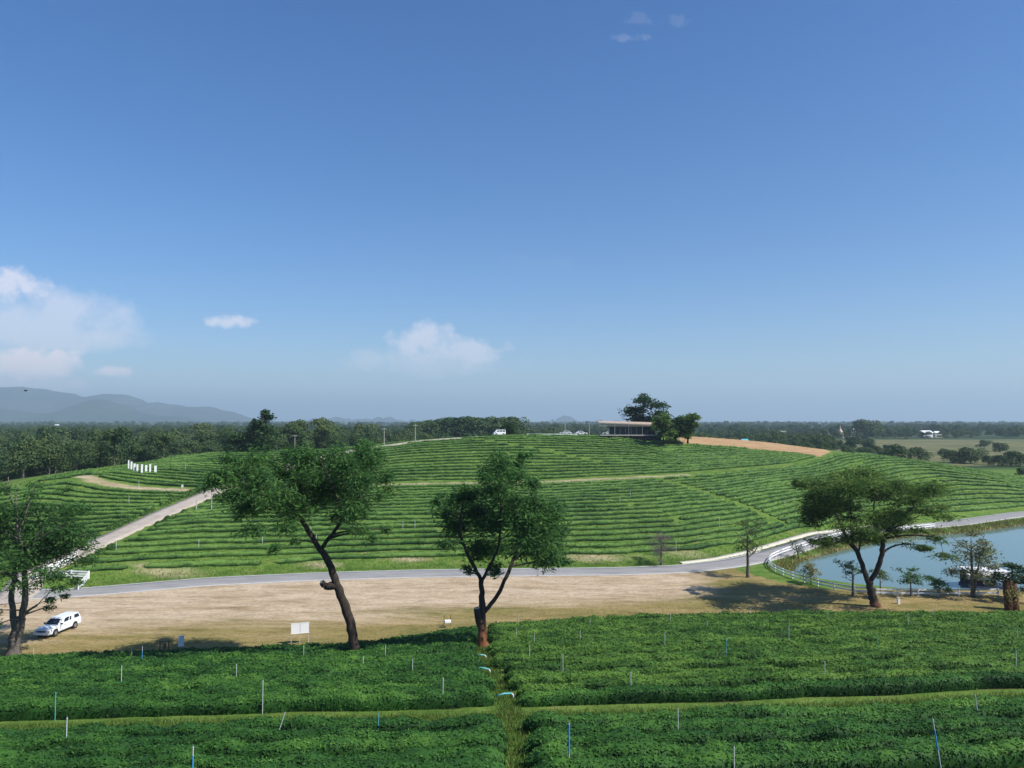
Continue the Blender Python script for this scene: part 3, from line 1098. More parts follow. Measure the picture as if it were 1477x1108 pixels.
# ------------------------------------------------------------------ trees
def tree(name, label, base, limbs, clusters, leafm, barkm, s=None, bp=None, per=60, sub=7, leaf=(.24, .075), depth=0.8, kcop=2, flat=0.45, group=None, droop=0.25, twig=True, cat='tree', seed=1, stub=None, slim=1.0):
    """limbs and clusters are measured in photograph pixels round the foot bp; s = metres per pixel there"""
    r = np.random.default_rng(seed)
    base = np.asarray(base, float)
    if s is None:
        s = base[1] / F
    bx, by = bp
    root = thing(name, label, cat, tuple(base - [0, 0, 0.1]), 0, group)
    parts, nodes = [], []
    for li, lb in enumerate(limbs):
        y0 = 0.0
        P = np.array([((x - bx) * s, 0.0, (by - y) * s, rr * s * slim) for x, y, rr in lb])
        if li > 0 and nodes:
            nd = np.array(nodes)
            k = np.argmin(np.hypot(nd[:, 0] - P[0, 0], nd[:, 2] - P[0, 2]))
            y0 = nd[k, 1]
            sl = r.uniform(-.45, .45)
            P[:, 1] = y0 + sl * (np.arange(len(P)) / max(1, len(P) - 1)) * np.linalg.norm(P[-1, [0, 2]] - P[0, [0, 2]])
        S = spline(P, max(6, 3 * len(P)))
        if li == 0:
            S[0, 3] *= 1.35
            S[1, 3] *= 1.12
        S[1:-1, :2] += r.normal(size=(len(S) - 2, 2)) * S[1:-1, 3:] * 0.12
        parts.append(tube(S[:, :3], S[:, 3], 10, 0.06))
        for q in S[max(0, len(S) // 2 if li == 0 else 1):]:
            nodes.append(q)
    if stub:
        sv = []
        for (x0, y0_, x1, y1, rr) in stub:
            P = np.array([((x0 - bx) * s, 0, (by - y0_) * s), ((x1 - bx) * s, -.25, (by - y1) * s)])
            link('branch_stub', fix_tris(mesh_np('branch_stub', *tube(spline(P, 5), np.array([1, 1.1, 1.15, 1.1, .95]) * rr * s, 8, .08)[:2])), barkm, root)
            c = P[1] + unit(P[1] - P[0]) * 0.012
            dr = Vector(P[1] - P[0])
            bm = bmesh.new()
            bmesh.ops.create_cone(bm, cap_ends=True, segments=9, radius1=rr * s * .8, radius2=rr * s * .7, depth=.05, matrix=Matrix.Translation(Vector(c)) @ dr.to_track_quat('Z', 'Y').to_matrix().to_4x4())
            link('cut_face', bm_mesh('cut_face', bm), M_CUT, root)
    # leaf clusters
    cl = np.array([c[:4] for c in clusters], float)
    if len(cl):
        cx = (cl[:, 0].min() + cl[:, 0].max()) / 2
        RX = (cl[:, 0].max() - cl[:, 0].min()) / 2 + 15
        br, lv, lq, lt, off = [], [], [], [], 0
        C3 = []
        for (x, y, rx, ry) in cl:
            span = depth * RX * s * math.sqrt(max(0.12, 1 - ((x - cx) / RX) ** 2))
            for c in range(kcop):
                yy = r.uniform(-1, 1) * span if kcop > 1 else r.uniform(-.5, .5) * span
                C3.append((((x - bx) + r.normal() * 3) * s, yy, ((by - y) + r.normal() * 2) * s - 0.0 * yy, rx * s, ry * s))
        C3 = np.array(C3)
        nd = np.array(nodes)[:, :4]
        order = np.argsort([np.min(np.linalg.norm(nd[:, :3] - c[:3], axis=1)) for c in C3])
        for ci in order:
            c = C3[ci]
            dv = c[:3] - nd[:, :3]
            dist = np.linalg.norm(dv, axis=1) + np.maximum(0, nd[:, 2] - c[2] + .3) * 2.0
            k = np.argmin(dist)
            a = nd[k]
            Lb_ = np.linalg.norm(c[:3] - a[:3])
            n = 6
            t = np.linspace(0, 1, n)[:, None]
            mid = (a[:3] + c[:3]) / 2 + np.array([0, 0, 0.10 * Lb_]) + r.normal(size=3) * 0.07 * Lb_
            pth = (1 - t) ** 2 * a[:3] + 2 * t * (1 - t) * mid + t ** 2 * c[:3]
            r0 = min(a[3] * 0.7, 0.035 + 0.022 * Lb_)
            rad = np.linspace(r0, max(.012, r0 * .35), n)
            br.append(tube(pth, rad, 5))
            nd = np.concatenate([nd, np.concatenate([pth[2:], rad[2:, None]], 1)])
            ns = max(3, int(sub * (0.7 + 0.6 * r.random())))
            for _ in range(ns):
                dr = unit(r.normal(size=3))
                e = c[:3] + dr * np.array([c[3], c[3], c[4]]) * r.uniform(.3, .85)
                if twig:
                    tw = np.stack([c[:3] - .15 * (c[:3] - a[:3]) * r.random(), (c[:3] + e) / 2 + [0, 0, .1], e])
                    br.append(tube(tw, np.array([.018, .013, .007]) * max(1, s * 14), 3))
                kk = max(4, int(per * r.uniform(.6, 1.4) * np.clip((c[3] * c[4]) / (22 * 11 * s * s), .28 if per > 40 else .8, 1.15)))
                o = r.normal(size=(kk, 3)) * np.array([max(c[3] * .35, 2.6 * s), max(c[3] * .35, 2.6 * s), max(c[4] * flat, 1.6 * s)])
                p = e + o
                hd = unit(np.concatenate([o[:, :2], np.zeros((kk, 1))], 1) + r.normal(size=(kk, 3)) * [.4, .4, .1])
                p[:, 2] -= droop * np.linalg.norm(o[:, :2], axis=1) ** 1.2
                nr = unit(np.array([0, 0, 1.0]) + r.normal(size=(kk, 3)) * .5)
                # fronds point outwards from the twig
                tdir = unit(hd - (hd * nr).sum(1, keepdims=True) * nr - np.array([0, 0, droop]))
                sd = np.cross(nr, tdir)
                la = (leaf[0] * r.uniform(.6, 1.35, kk))[:, None]
                lb_ = (leaf[1] * r.uniform(.7, 1.3, kk))[:, None]
                Vv = np.stack([p + tdir * la, p + sd * lb_ + tdir * la * .1, p - tdir * la, p - sd * lb_ + tdir * la * .1], 1).reshape(-1, 3)
                lv.append(Vv)
                lt.append(np.repeat(np.clip(r.beta(2, 2.4, kk) + r.normal() * .12, 0, 1), 4))
        parts += br
        V = np.concatenate(lv)
        link('crown', mesh_np('crown', V, np.arange(len(V)).reshape(-1, 4), np.concatenate(lt)), leafm, root)
    V, Q, T = merge(parts)
    link('trunk', fix_tris(mesh_np('trunk', V, Q, smooth=True)), barkm, root)
    return root


tree('tall_tree', 'tall leaning dark-trunked tree with wide feathery crown in the near tea', hit(512, 948),
     [[(512, 950, 12), (508, 915, 10.5), (500, 885, 10), (489, 855, 9), (478, 825, 8), (467, 803, 7.5), (459, 795, 7)],
      [(460, 797, 6), (445, 777, 5.5), (428, 757, 5), (410, 737, 4.2), (393, 715, 3.5), (380, 690, 2.6), (372, 665, 1.6)],
      [(462, 797, 5), (472, 783, 4.2), (487, 766, 3.8), (497, 748, 3.4), (515, 728, 2.6), (537, 700, 1.7)],
      [(428, 757, 3.5), (430, 725, 3), (424, 695, 2.2), (420, 665, 1.4)],
      [(497, 748, 2.8), (490, 720, 2.3), (480, 690, 1.8), (470, 665, 1.2)],
      [(410, 737, 2.6), (385, 728, 2), (355, 715, 1.4), (330, 705, .9)]],
     [(375, 672, 24, 16), (405, 662, 22, 15), (440, 668, 26, 16), (482, 660, 26, 14), (515, 660, 22, 14), (535, 672, 16, 12), (348, 690, 22, 12), (328, 690, 14, 7), (322, 704, 20, 7), (340, 718, 22, 9),
      (372, 704, 28, 17), (412, 698, 28, 18), (455, 702, 28, 18), (497, 694, 28, 18), (530, 697, 20, 14), (552, 690, 12, 8), (552, 712, 14, 7), (366, 735, 24, 12), (400, 730, 24, 14), (442, 733, 24, 14),
      (486, 724, 26, 14), (520, 730, 22, 11), (398, 752, 20, 8), (428, 757, 18, 8), (480, 752, 13, 8), (510, 748, 16, 7), (524, 766, 16, 5), (542, 776, 10, 5), (450, 684, 26, 14), (470, 716, 26, 14), (425, 716, 26, 14),
      (345, 668, 14, 7), (432, 780, 12, 5), (505, 675, 18, 10), (390, 688, 18, 12)],
     M_FEATHER, M_BARK, bp=(512, 950), per=58, sub=8, leaf=(.27, .058), seed=11, slim=.64, stub=[(486, 848, 468, 848, 5.0), (470, 850, 464, 842, 3.6)])

tree('forked_tree', 'forked tree with rust-stained trunk base and rounded feathery crown beside the footpath', hit(696, 934),
     [[(696, 936, 11), (695, 915, 9), (695, 893, 8.2), (696, 880, 7.5), (695, 860, 5.5), (694, 840, 5)],
      [(694, 841, 4.2), (684, 818, 3.8), (673, 797, 3.4), (665, 772, 3), (666, 745, 2.2), (672, 720, 1.5)],
      [(695, 840, 3.6), (703, 824, 3.2), (712, 808, 2.8), (720, 788, 2.4), (722, 745, 1.8), (722, 700, 1.2)],
      [(698, 884, 4.6), (712, 872, 4.4), (722, 855, 4.2), (730, 838, 4), (739, 818, 3.6), (748, 795, 3), (760, 765, 2.2), (778, 740, 1.4)],
      [(739, 818, 2.6), (765, 800, 2), (790, 785, 1.3)]],
     [(722, 672, 22, 12), (746, 676, 18, 8), (702, 684, 18, 10), (735, 692, 24, 11), (712, 706, 24, 11), (676, 716, 18, 11), (656, 730, 20, 10), (638, 742, 14, 7), (630, 728, 8, 4), (688, 738, 28, 13), (732, 733, 28, 15),
      (772, 728, 28, 14), (798, 742, 18, 12), (660, 762, 22, 12), (648, 782, 14, 7), (698, 766, 32, 15), (742, 767, 32, 17), (786, 766, 26, 16), (808, 775, 14, 9), (720, 796, 28, 12), (762, 796, 28, 13), (797, 798, 20, 11),
      (690, 802, 18, 11), (780, 818, 24, 6), (808, 818, 10, 5), (675, 824, 9, 4), (715, 818, 12, 5), (758, 664, 12, 5), (642, 752, 14, 7), (768, 700, 16, 7), (755, 745, 24, 12), (712, 750, 24, 12)],
     M_FEATHER, M_BARK_RUST, bp=(696, 936), per=52, sub=8, leaf=(.28, .06), seed=23, slim=.70, stub=[(693, 905, 688, 878, 5.2)])

tree('umbrella_tree', 'umbrella-shaped tree with forked trunk standing between tea and pond fence', hit(1263, 875),
     [[(1264, 878, 8.5), (1260, 862, 7.2), (1257, 850, 6.6), (1255, 841, 6.6)],
      [(1254, 842, 5), (1249, 828, 4.6), (1244, 812, 4.4), (1240, 798, 4.4), (1232, 790, 4.4), (1223, 776, 3), (1216, 757, 2.2), (1205, 735, 1.4)],
      [(1256, 842, 5.2), (1264, 828, 4.8), (1269, 812, 4.6), (1271, 796, 4.4), (1270, 780, 3.6), (1278, 764, 2.8), (1290, 750, 2.2), (1310, 733, 1.5)],
      [(1234, 791, 3), (1237, 770, 2.4), (1240, 745, 1.8), (1245, 715, 1.2)],
      [(1270, 785, 2.5), (1262, 765, 2), (1262, 735, 1.5), (1272, 710, 1)],
      [(1278, 764, 2), (1300, 760, 1.6), (1325, 748, 1.1)]],
     [(1195, 703, 26, 9), (1228, 694, 30, 8), (1268, 692, 32, 8), (1305, 700, 30, 8), (1332, 714, 24, 7), (1352, 733, 16, 5), (1182, 716, 16, 8), (1190, 728, 26, 9), (1228, 716, 30, 10), (1270, 716, 32, 10), (1310, 726, 30, 9),
      (1340, 742, 20, 5), (1182, 746, 16, 7), (1212, 742, 26, 10), (1250, 740, 24, 9), (1290, 746, 24, 9), (1325, 758, 18, 6), (1195, 758, 20, 8), (1218, 762, 22, 8), (1262, 762, 16, 7), (1300, 768, 18, 6), (1335, 772, 16, 5),
      (1186, 786, 12, 4), (1206, 785, 12, 5), (1262, 786, 14, 6), (1290, 782, 16, 5), (1328, 793, 20, 3.5), (1345, 797, 10, 3), (1172, 708, 8, 5), (1208, 775, 14, 5)],
     M_OLIVE, M_BARK, bp=(1264, 878), per=112, sub=8, kcop=2, leaf=(.29, .062), flat=.5, droop=.12, seed=37, depth=.85, slim=.74)

tree('thin_crowned_tree', 'pale-trunked tree with bare grey top branches beside the pickup', hit(20, 945),
     [[(20, 948, 10), (21, 930, 9.5), (23, 912, 10), (28, 895, 8)],
      [(28, 897, 5.5), (36, 875, 5), (40, 852, 4.6), (40, 832, 4.2), (46, 808, 3.6), (58, 785, 2.6), (75, 760, 1.5)],
      [(22, 912, 6), (10, 890, 5), (2, 865, 4.4), (1, 840, 3.6), (-6, 805, 2.8), (-10, 770, 1.6)],
      [(39, 850, 3), (28, 838, 2.5), (15, 828, 2)],
      [(46, 808, 2.4), (30, 775, 2), (22, 740, 1.6), (18, 705, .9)],
      [(30, 775, 1.4), (40, 740, 1.2), (48, 708, .7)], [(22, 740, 1.2), (8, 715, .8), (2, 695, .5)], [(58, 785, 1.6), (85, 768, 1.2), (110, 755, .7)],
      [(28, 893, 2.5), (45, 880, 2), (55, 876, 1.2)]],
     [(30, 792, 40, 18), (-8, 770, 34, 20), (68, 780, 32, 16), (98, 765, 22, 12), (112, 780, 14, 7), (10, 815, 34, 14), (55, 808, 30, 13), (82, 820, 26, 8), (62, 840, 22, 6), (80, 850, 14, 4), (20, 742, 26, 10),
      (62, 745, 26, 10), (-30, 745, 26, 16), (-30, 800, 30, 16), (40, 765, 30, 12), (92, 742, 16, 8), (30, 895, 8, 6), (14, 876, 10, 6), (52, 876, 6, 3), (-35, 830, 24, 10), (25, 708, 18, 5), (68, 715, 16, 5), (85, 800, 24, 9)],
     M_FEATHER, M_BARK_GREY, bp=(20, 948), per=62, sub=8, leaf=(.26, .062), seed=41, slim=.85)

# smaller trees
def small_tree(name, label, px, py, top, width, leafm, barkm, seed, leaf=(.2, .07), per=40, bare=False, base=None, tiers=5, lean=0, group=None, cat='tree', crown_from=.45, s=None, nt=1, sub=6, flat=.4):
    b = hit(px, py) if base is None else np.asarray(base, float)
    r = np.random.default_rng(seed)
    h = py - top
    limbs = [[(px, py, max(.8, h * .03)), (px + lean * .4, py - h * .4, max(.6, h * .022)), (px + lean, py - h * .75, max(.4, h * .013)), (px + lean, top + h * .06, .3)]]
    if nt > 1:
        for q in range(nt - 1):
            limbs.append([(px + 1, py, h * .02), (px + (4 + 6 * q) * h / 90, py - h * .35, h * .015), (px + (9 + 6 * q) * h / 90, py - h * .7, h * .008)])
    for q in range(4 if not bare else 9):
        t = r.uniform(.35, .8)
        sg = 1 if q % 2 else -1
        limbs.append([(px + lean * t, py - h * t, h * .011), (px + lean * t + sg * width * .2, py - h * (t + .1), h * .008), (px + lean * t + sg * width * r.uniform(.25, .48), py - h * min(.97, t + r.uniform(.12, .3)), h * .003)])
    cl = []
    if not bare:
        for q in range(tiers):
            t = crown_from + (1 - crown_from) * (q + .5) / tiers
            ww = width * .5 * math.sin(math.pi * min(.93, .18 + .72 * (1 - (q + .5) / tiers)))
            for e in range(3):
                cl.append((px + lean + r.uniform(-1, 1) * ww * .75, py - h * t + r.normal() * h * .03, max(2.2, ww * .42), max(1.2, h * .06)))
    return tree(name, label, b, limbs, cl, leafm, barkm, bp=(px, py), per=per, sub=sub, leaf=leaf, seed=seed, kcop=2, s=s, group=group, cat=cat, flat=flat)


small_tree('bare_tree', 'small leafless grey tree on the verge above the road', 954, 815, 768, 32, M_TWIG, M_BARK_GREY, 51, leaf=(.34, .014), per=16, tiers=5, crown_from=.3, flat=.7)
small_tree('roadside_tree', 'slender young tree with loose crown on the lot side of the road', 1079, 833, 752, 52, M_OLIVE, M_BARK_GREY, 52, leaf=(.2, .06), per=11, tiers=4)
small_tree('pond_tree', 'thin-leaved tree with yellowing crown and twin stems by the pond fence', 1403, 861, 770, 78, M_DRY, M_BARK_GREY, 53, leaf=(.15, .09), per=17, tiers=7, crown_from=.25, nt=2)
small_tree('young_tree', 'flat-topped young tree behind the pond fence beside the umbrella tree', 1230, 859, 812, 46, M_OLIVE, M_BARK_GREY, 54, leaf=(.2, .06), per=10, tiers=2, crown_from=.7, nt=2)
small_tree('young_tree', 'small wispy yellowish sapling inside the west end of the pond fence', 1170, 843, 814, 15, M_REED, M_BARK_GREY, 55, leaf=(.16, .05), per=9, tiers=4)
small_tree('young_tree', 'thin sapling behind the right fork of the umbrella tree', 1270, 857, 822, 34, M_OLIVE, M_BARK_GREY, 56, leaf=(.18, .055), per=8, tiers=2, crown_from=.65)
small_tree('young_tree', 'spreading young tree with layered crown midway along the pond fence', 1314, 860, 822, 46, M_FEATHER, M_BARK_GREY, 57, leaf=(.2, .06), per=12, tiers=3, crown_from=.5)
small_tree('young_tree', 'low leafy sapling between the layered young tree and the yellowing tree', 1355, 860, 834, 32, M_FEATHER, M_BARK_GREY, 58, leaf=(.18, .06), per=12, tiers=3, crown_from=.4)
small_tree('pond_tree', 'grey-green bushy tree rising behind the cut trunk by the pond', 1462, 866, 812, 52, M_DARK, M_BARK_GREY, 59, leaf=(.2, .08), per=22, tiers=5, crown_from=.3)
small_tree('young_tree', 'broken leaning sapling on the bank beside the curved fence', 1152, 806, 782, 16, M_DARK, M_BARK, 60, leaf=(.15, .05), per=9, tiers=2, lean=-4)

# the cut trunk at the right edge
base = hit(1460, 880)
root = thing('cut_trunk', 'thick red-brown twin trunk sawn off at head height by the pond lawn', 'tree trunk', tuple(base))
s = base[1] / F
for dx, wd, hh, ln in ((-5, 5.2, 40, -3), (4, 5.6, 38, -2), (0, 4.6, 43, -4)):
    P = np.array([(dx * s, (.3 if dx == 0 else 0), -.2, wd * s * 1.15), ((dx + ln * .3) * s, 0, hh * .4 * s, wd * s * .95), ((dx + ln) * s, 0, hh * s, wd * s * .85)])
    S = spline(P, 9)
    link('trunk', fix_tris(mesh_np('trunk', *tube(S[:, :3], S[:, 3], 10, .08)[:2], smooth=True)), M_BARK_RED, root)
k = 260
C = rng.normal(size=(k, 3)) * [.45, .4, .5] + [-.2, -.5, 1.9]
LV, LQ = leaf_quads(C, unit(rng.normal(size=(k, 3)) + [0, -.5, .6]), .13, .06)
link('climbing_leaves', mesh_np('climbing_leaves', LV, LQ, np.repeat(rng.random(k), 4)), M_REED, root)

# trees round the pavilion and on the crest
bD = 250
small_tree('spreading_tree', 'big dark spreading tree rising behind the pavilion roof', 928, 630, 573, 66, M_DARK, M_BARK, 71, base=(PD(928, 630, 268)[0], 268, float(H(PD(928, 630, 268)[0], 268))), leaf=(.5, .26), per=26, tiers=6, crown_from=.28, s=268 / F, sub=7)
for i, (px, top, wd, D, mt, lb) in enumerate([(957, 600, 34, 236, M_OLIVE, 'olive-crowned tree touching the pavilion end'), (974, 600, 34, 240, M_DARK, 'dark round tree between the two crest trees beside the pavilion'), (992, 597, 30, 240, M_OLIVE, 'tree with straight bare stem at the edge of the ploughed field')]):
    x = PD(px, 636, D)[0]
    zb_ = float(H(x, D))
    yb = 608 + (CAM_H - zb_) / D * F
    small_tree('crest_tree', lb, px, yb, top, wd, mt, M_BARK, 72 + i, base=(x, D, zb_), leaf=(.45, .2), per=26, tiers=5, crown_from=.32, s=D / F, sub=7)
x = PD(736, 627, 262)[0]
small_tree('crest_tree', 'small round dark tree beside the white van on the crest', 736, 629, 612, 15, M_DARK, M_BARK, 77, base=(x, 262, float(H(x, 262))), leaf=(.35, .18), per=30, tiers=4, crown_from=.2, s=262 / F)
x = PD(372, 652, 225)[0]
tree('conical_tree', 'conical dark tree rising above the leaning tree on the hill shoulder', (x, 225, float(H(x, 225))),
     [[(378, 656, 3), (379, 640, 2.4), (383, 615, 1.4), (385, 598, .5)], [(379, 645, 1.4), (365, 638, 1), (350, 634, .6)]],
     [(385, 598, 3, 2), (385, 606, 7, 3), (384, 613, 10, 3.5), (388, 620, 12, 4), (376, 620, 10, 3.5), (392, 629, 12, 4), (378, 629, 14, 4), (364, 630, 12, 4), (390, 638, 14, 4), (374, 638, 14, 4), (356, 636, 12, 3.5), (346, 640, 10, 3), (384, 647, 14, 3.5), (364, 646, 12, 3)],
     M_DARK, M_BARK, bp=(378, 656), per=40, sub=8, leaf=(.5, .22), seed=78, s=225 / F, depth=.7)

# ------------------------------------------------------------------ woods behind the hill
PROTO = []
crown_col = bpy.data.collections.new('woodland_crowns')
COL.children.link(crown_col)


def wood_proto(seed, h, wd, low):
    r = np.random.default_rng(seed)
    k = 15
    lv, lt = [], []
    for _ in range(k):
        c = np.array([r.uniform(-1, 1) * wd * .32, r.uniform(-1, 1) * wd * .32, h * r.uniform(low, .86)])
        rr = wd * r.uniform(.20, .30)
        n = 150
        d = unit(r.normal(size=(n, 3)))
        d[:, 2] = np.where(d[:, 2] < -.3, -d[:, 2], d[:, 2])
        p = c + d * rr * np.array([1, 1, .75]) * r.uniform(.75, 1.1, (n, 1))
        V, _q = leaf_quads(p, unit(d + r.normal(size=(n, 3)) * .45), r.uniform(.22, .42, n), r.uniform(.16, .32, n), r)
        lv.append(V)
        lt.append(np.repeat(np.clip(r.beta(2, 2.5, n) + r.normal() * .1, 0, 1), 4))
    V = np.concatenate(lv)
    crown = mesh_np('crown', V, np.arange(len(V)).reshape(-1, 4), np.concatenate(lt))
    crown.materials.append(M_WOODS)
    S = spline(np.array([(0, 0, -.3, .25), (.1, 0, h * .4, .2), (0, .1, h * .75, .1)]), 6)
    tr = fix_tris(mesh_np('trunk', *tube(S[:, :3], S[:, 3], 6)[:2]))
    tr.materials.append(M_BARK_GREY)
    return crown, tr


PROTO = [wood_proto(101, 12, 12, .2), wood_proto(102, 13, 11, .25), wood_proto(103, 10, 12, .16), wood_proto(104, 14, 9.5, .28), wood_proto(105, 11, 10, .15), wood_proto(106, 6, 10, .02)]
first = [True] * 5 + [False]
made = []


def wood_tree(x, y, label, group, sc=1.0, k=None, cat='tree', name='woodland_tree', zs=1.0):
    k = int(rng.integers(5)) if k is None else k
    if '%s' in label:
        label = label % ('broad', 'full-crowned', 'low wide', 'tall narrow', 'small dense')[k]
    t = thing(name, label, cat, (x, y, float(H(x, y))), rng.uniform(0, 6.28), group)
    f = sc * rng.uniform(.72, 1.28)
    t.scale = (f * rng.uniform(.9, 1.15), f, f * rng.uniform(.9, 1.1) * zs)
    c = bpy.data.objects.new('crown', PROTO[k][0])
    (crown_col if first[k] else COL).objects.link(c)
    first[k] = False
    c.parent = t
    b = bpy.data.objects.new('trunk', PROTO[k][1])
    COL.objects.link(b)
    b.parent = t


cnt = 0
while cnt < 230:
    y = rng.uniform(185, 400)
    x = rng.uniform(-.76 * y - 12, -0.05 * y)
    hx = float(H(x, y))
    lim = np.interp(x, [-200, -125, -105, -70, -40, -10], [150, 178, 225, 275, 300, 312])
    if y < lim or any((x - a) ** 2 + (y - b) ** 2 < 22 for a, b in made):
        continue
    made.append((x, y))
    sc = float(np.interp(y, [180, 300, 400], [.72, .95, 1.1])) * float(np.interp(x, [-200, -90, -20], [1.0, 1.0, .8]))
    wood_tree(x, y, '%s tree of the dark wood behind the hill shoulder with the white slabs', 'trees of the wood behind the hill', sc)
    cnt += 1
# scattered trees of the open field at the right
for (px, py, wpx, lb) in [(1251, 634, 40, 'large dark round tree standing alone on the brown field edge'), (1213, 648, 16, 'low dark bush at the near corner of the brown field'), (1226, 648, 13, 'low dark bush beside the corner bush of the field'),
                          (1252, 649, 24, 'wide grey-green bush below the large round tree'), (1280, 650, 12, 'left one of two paired round bushes in the field'), (1289, 649, 11, 'right one of two paired round bushes in the field'),
                          (1325, 664, 30, 'big wedge-shaped dark bush at the edge of the hill tea'), (1360, 656, 14, 'reddish bare-looking shrub near the wedge-shaped bush'), (1375, 667, 26, 'bushy shrub in the hedge line beyond the hill tea'), (1400, 668, 30, 'dense shrub in the middle of the hedge line'),
                          (1425, 670, 22, 'light green shrub in the hedge line'), (1445, 672, 24, 'rounded shrub near the end of the hedge line'), (1466, 672, 24, 'tall dark shrub at the end of the hedge line'), (1420, 645, 17, 'lone grey shrub in the middle of the brown field'),
                          (1443, 652, 18, 'lone green shrub on the reddish part of the field'), (1475, 690, 14, 'small shrub at the rim of the hill tea')]:
    D = np.clip(19.5 * F / max(8, (py - 608)), 240, 900)
    dx, _ = ray(px, py)
    x = dx * D
    sc = wpx * D / F / 10.0
    wood_tree(x, D, lb, None, sc, k=5, cat='tree' if 'tree' in lb.split()[:5] else 'bush', name='field_tree' if 'tree' in lb.split()[:5] else 'field_bush', zs=1.0)
# trees close behind the ploughed crest
for i in range(34):
    x = rng.uniform(70, 190)
    y = rng.uniform(300, 400) + max(0, 110 - x) * .4
    wood_tree(x, y, '%s dusty green tree in the dip behind the ploughed crest', 'trees in the dip behind the ploughed crest', .62)


def gn_scatter(name, pts, scl, label):
    """a far wood as one object: tree crowns instanced on points"""
    me = bpy.data.meshes.new(name)
    me.from_pydata([tuple(p) for p in pts], [], [])
    at = me.attributes.new('crown_scale', 'FLOAT', 'POINT')
    at.data.foreach_set('value', np.asarray(scl, np.float32))
    o = link(name, me, M_WOODS)
    kind(o, 'stuff', label, 'woodland')
    ng = bpy.data.node_groups.new(name + '_scatter', 'GeometryNodeTree')
    ng.interface.new_socket('Geometry', in_out='INPUT', socket_type='NodeSocketGeometry')
    ng.interface.new_socket('Geometry', in_out='OUTPUT', socket_type='NodeSocketGeometry')
    N, L = ng.nodes, ng.links
    gi, go = N.new('NodeGroupInput'), N.new('NodeGroupOutput')
    ip = N.new('GeometryNodeInstanceOnPoints')
    ci = N.new('GeometryNodeCollectionInfo')
    ci.inputs['Collection'].default_value = crown_col
    ci.inputs['Separate Children'].default_value = True
    ci.inputs['Reset Children'].default_value = True
    rv = N.new('FunctionNodeRandomValue'); rv.data_type = 'FLOAT_VECTOR'
    rv.inputs[0].default_value = (0, 0, 0); rv.inputs[1].default_value = (0, 0, 6.28)
    na = N.new('GeometryNodeInputNamedAttribute'); na.data_type = 'FLOAT'
    na.inputs['Name'].default_value = 'crown_scale'
    L.new(gi.outputs[0], ip.inputs['Points'])
    L.new(ci.outputs[0], ip.inputs['Instance'])
    ip.inputs['Pick Instance'].default_value = True
    L.new(rv.outputs[0], ip.inputs['Rotation'])
    L.new(na.outputs[0], ip.inputs['Scale'])
    L.new(ip.outputs[0], go.inputs[0])
    md = o.modifiers.new('scatter', 'NODES')
    md.node_group = ng
    return o


def scatter_pts(n, d0, d1, u0, u1, test=None, power=1.0):
    out = []
    while len(out) < n:
        D = d0 + (d1 - d0) * rng.random() ** power
        u = rng.uniform(u0, u1)
        x = u * D
        if test is not None and not test(x, D):
            continue
        out.append((x, D, 2.5))
    return out


# left and centre: wood fading into the plain
p = scatter_pts(2600, 400, 2200, -.86, .06, None, 1.3)
gn_scatter('far_wood', p, [rng.uniform(.75, 1.15) for _ in p], 'continuous dark wood stretching away behind the hill to the mountains')


def clump(x, y):
    v = math.sin(x * .011 + 1.3) * math.sin(y * .007 + .4) + .6 * math.sin(x * .031 + y * .017) + .3 * math.sin(x * .07)
    infield = 190 + (y - 400) * .22 < x < 900 and 330 < y < 770 + .1 * x and x < .8 * y + 60
    return not infield and v > -.55


p = scatter_pts(2600, 420, 3200, .02, .86, clump, 1.4)
gn_scatter('plain_trees', p, [rng.uniform(.55, 1.0) * (1.25 if q[1] > 1000 else 1) for q in p], 'patchwork of trees covering the flat plain beyond the hill')
p = scatter_pts(3200, 2200, 9000, -.86, .86, None, 1.2)
gn_scatter('horizon_trees', p, [rng.uniform(1.0, 1.7) for q in p], 'hazy belt of trees along the horizon')
# the even plantation block
p = []
for i in range(420):
    D = rng.uniform(420, 560)
    px = rng.uniform(600, 738)
    p.append((ray(px, 620)[0] * D, D, 2.5))
gn_scatter('plantation_wood', p, [1.62 * rng.uniform(.93, 1.05) * (0.84 + .16 * min(1, (738.5 + q[0] / q[1] * F - 600) / 60)) for q in p], 'even-topped plantation of pale-stemmed trees behind the crest')

# ------------------------------------------------------------------ mountains
def ridge(name, pts, D, depth, seed):
    r = np.random.default_rng(seed)
    px = np.linspace(pts[0][0], pts[-1][0], 420)
    P = np.array(pts, float)
    top = np.interp(px, P[:, 0], P[:, 1])
    z = CAM_H + (608 - top) / F * D
    z += np.convolve(r.normal(size=len(px)), np.ones(3) / 3, 'same') * D * 0.0012 + np.convolve(r.normal(size=len(px)), np.ones(9) / 3, 'same') * D * 0.0022
    x = (px - 738.5) / F * D
    rows = []
    for j in range(15):
        t = j / 14
        prof = math.sin(math.pi * t) ** 0.9
        yy = D + (t - .5) * 2 * depth + r.normal(size=len(px)) * depth * .03
        spur = 1 + .22 * np.sin(x / D * 60 + t * 4) * (1 - prof) + .06 * r.normal(size=len(px)) * (1 - prof)
        rows.append(np.stack([x, yy, np.maximum(1.0, z * prof * (spur if 0 < j < 14 else 1))], 1))
    G = np.stack(rows)
    n, m = G.shape[:2]
    idx = np.arange(n * m).reshape(n, m)
    Q = np.stack([idx[:-1, :-1], idx[:-1, 1:], idx[1:, 1:], idx[1:, :-1]], -1).reshape(-1, 4)
    kind(link(name, mesh_np(name, G.reshape(-1, 3), Q, smooth=True), M_MTN), 'structure')


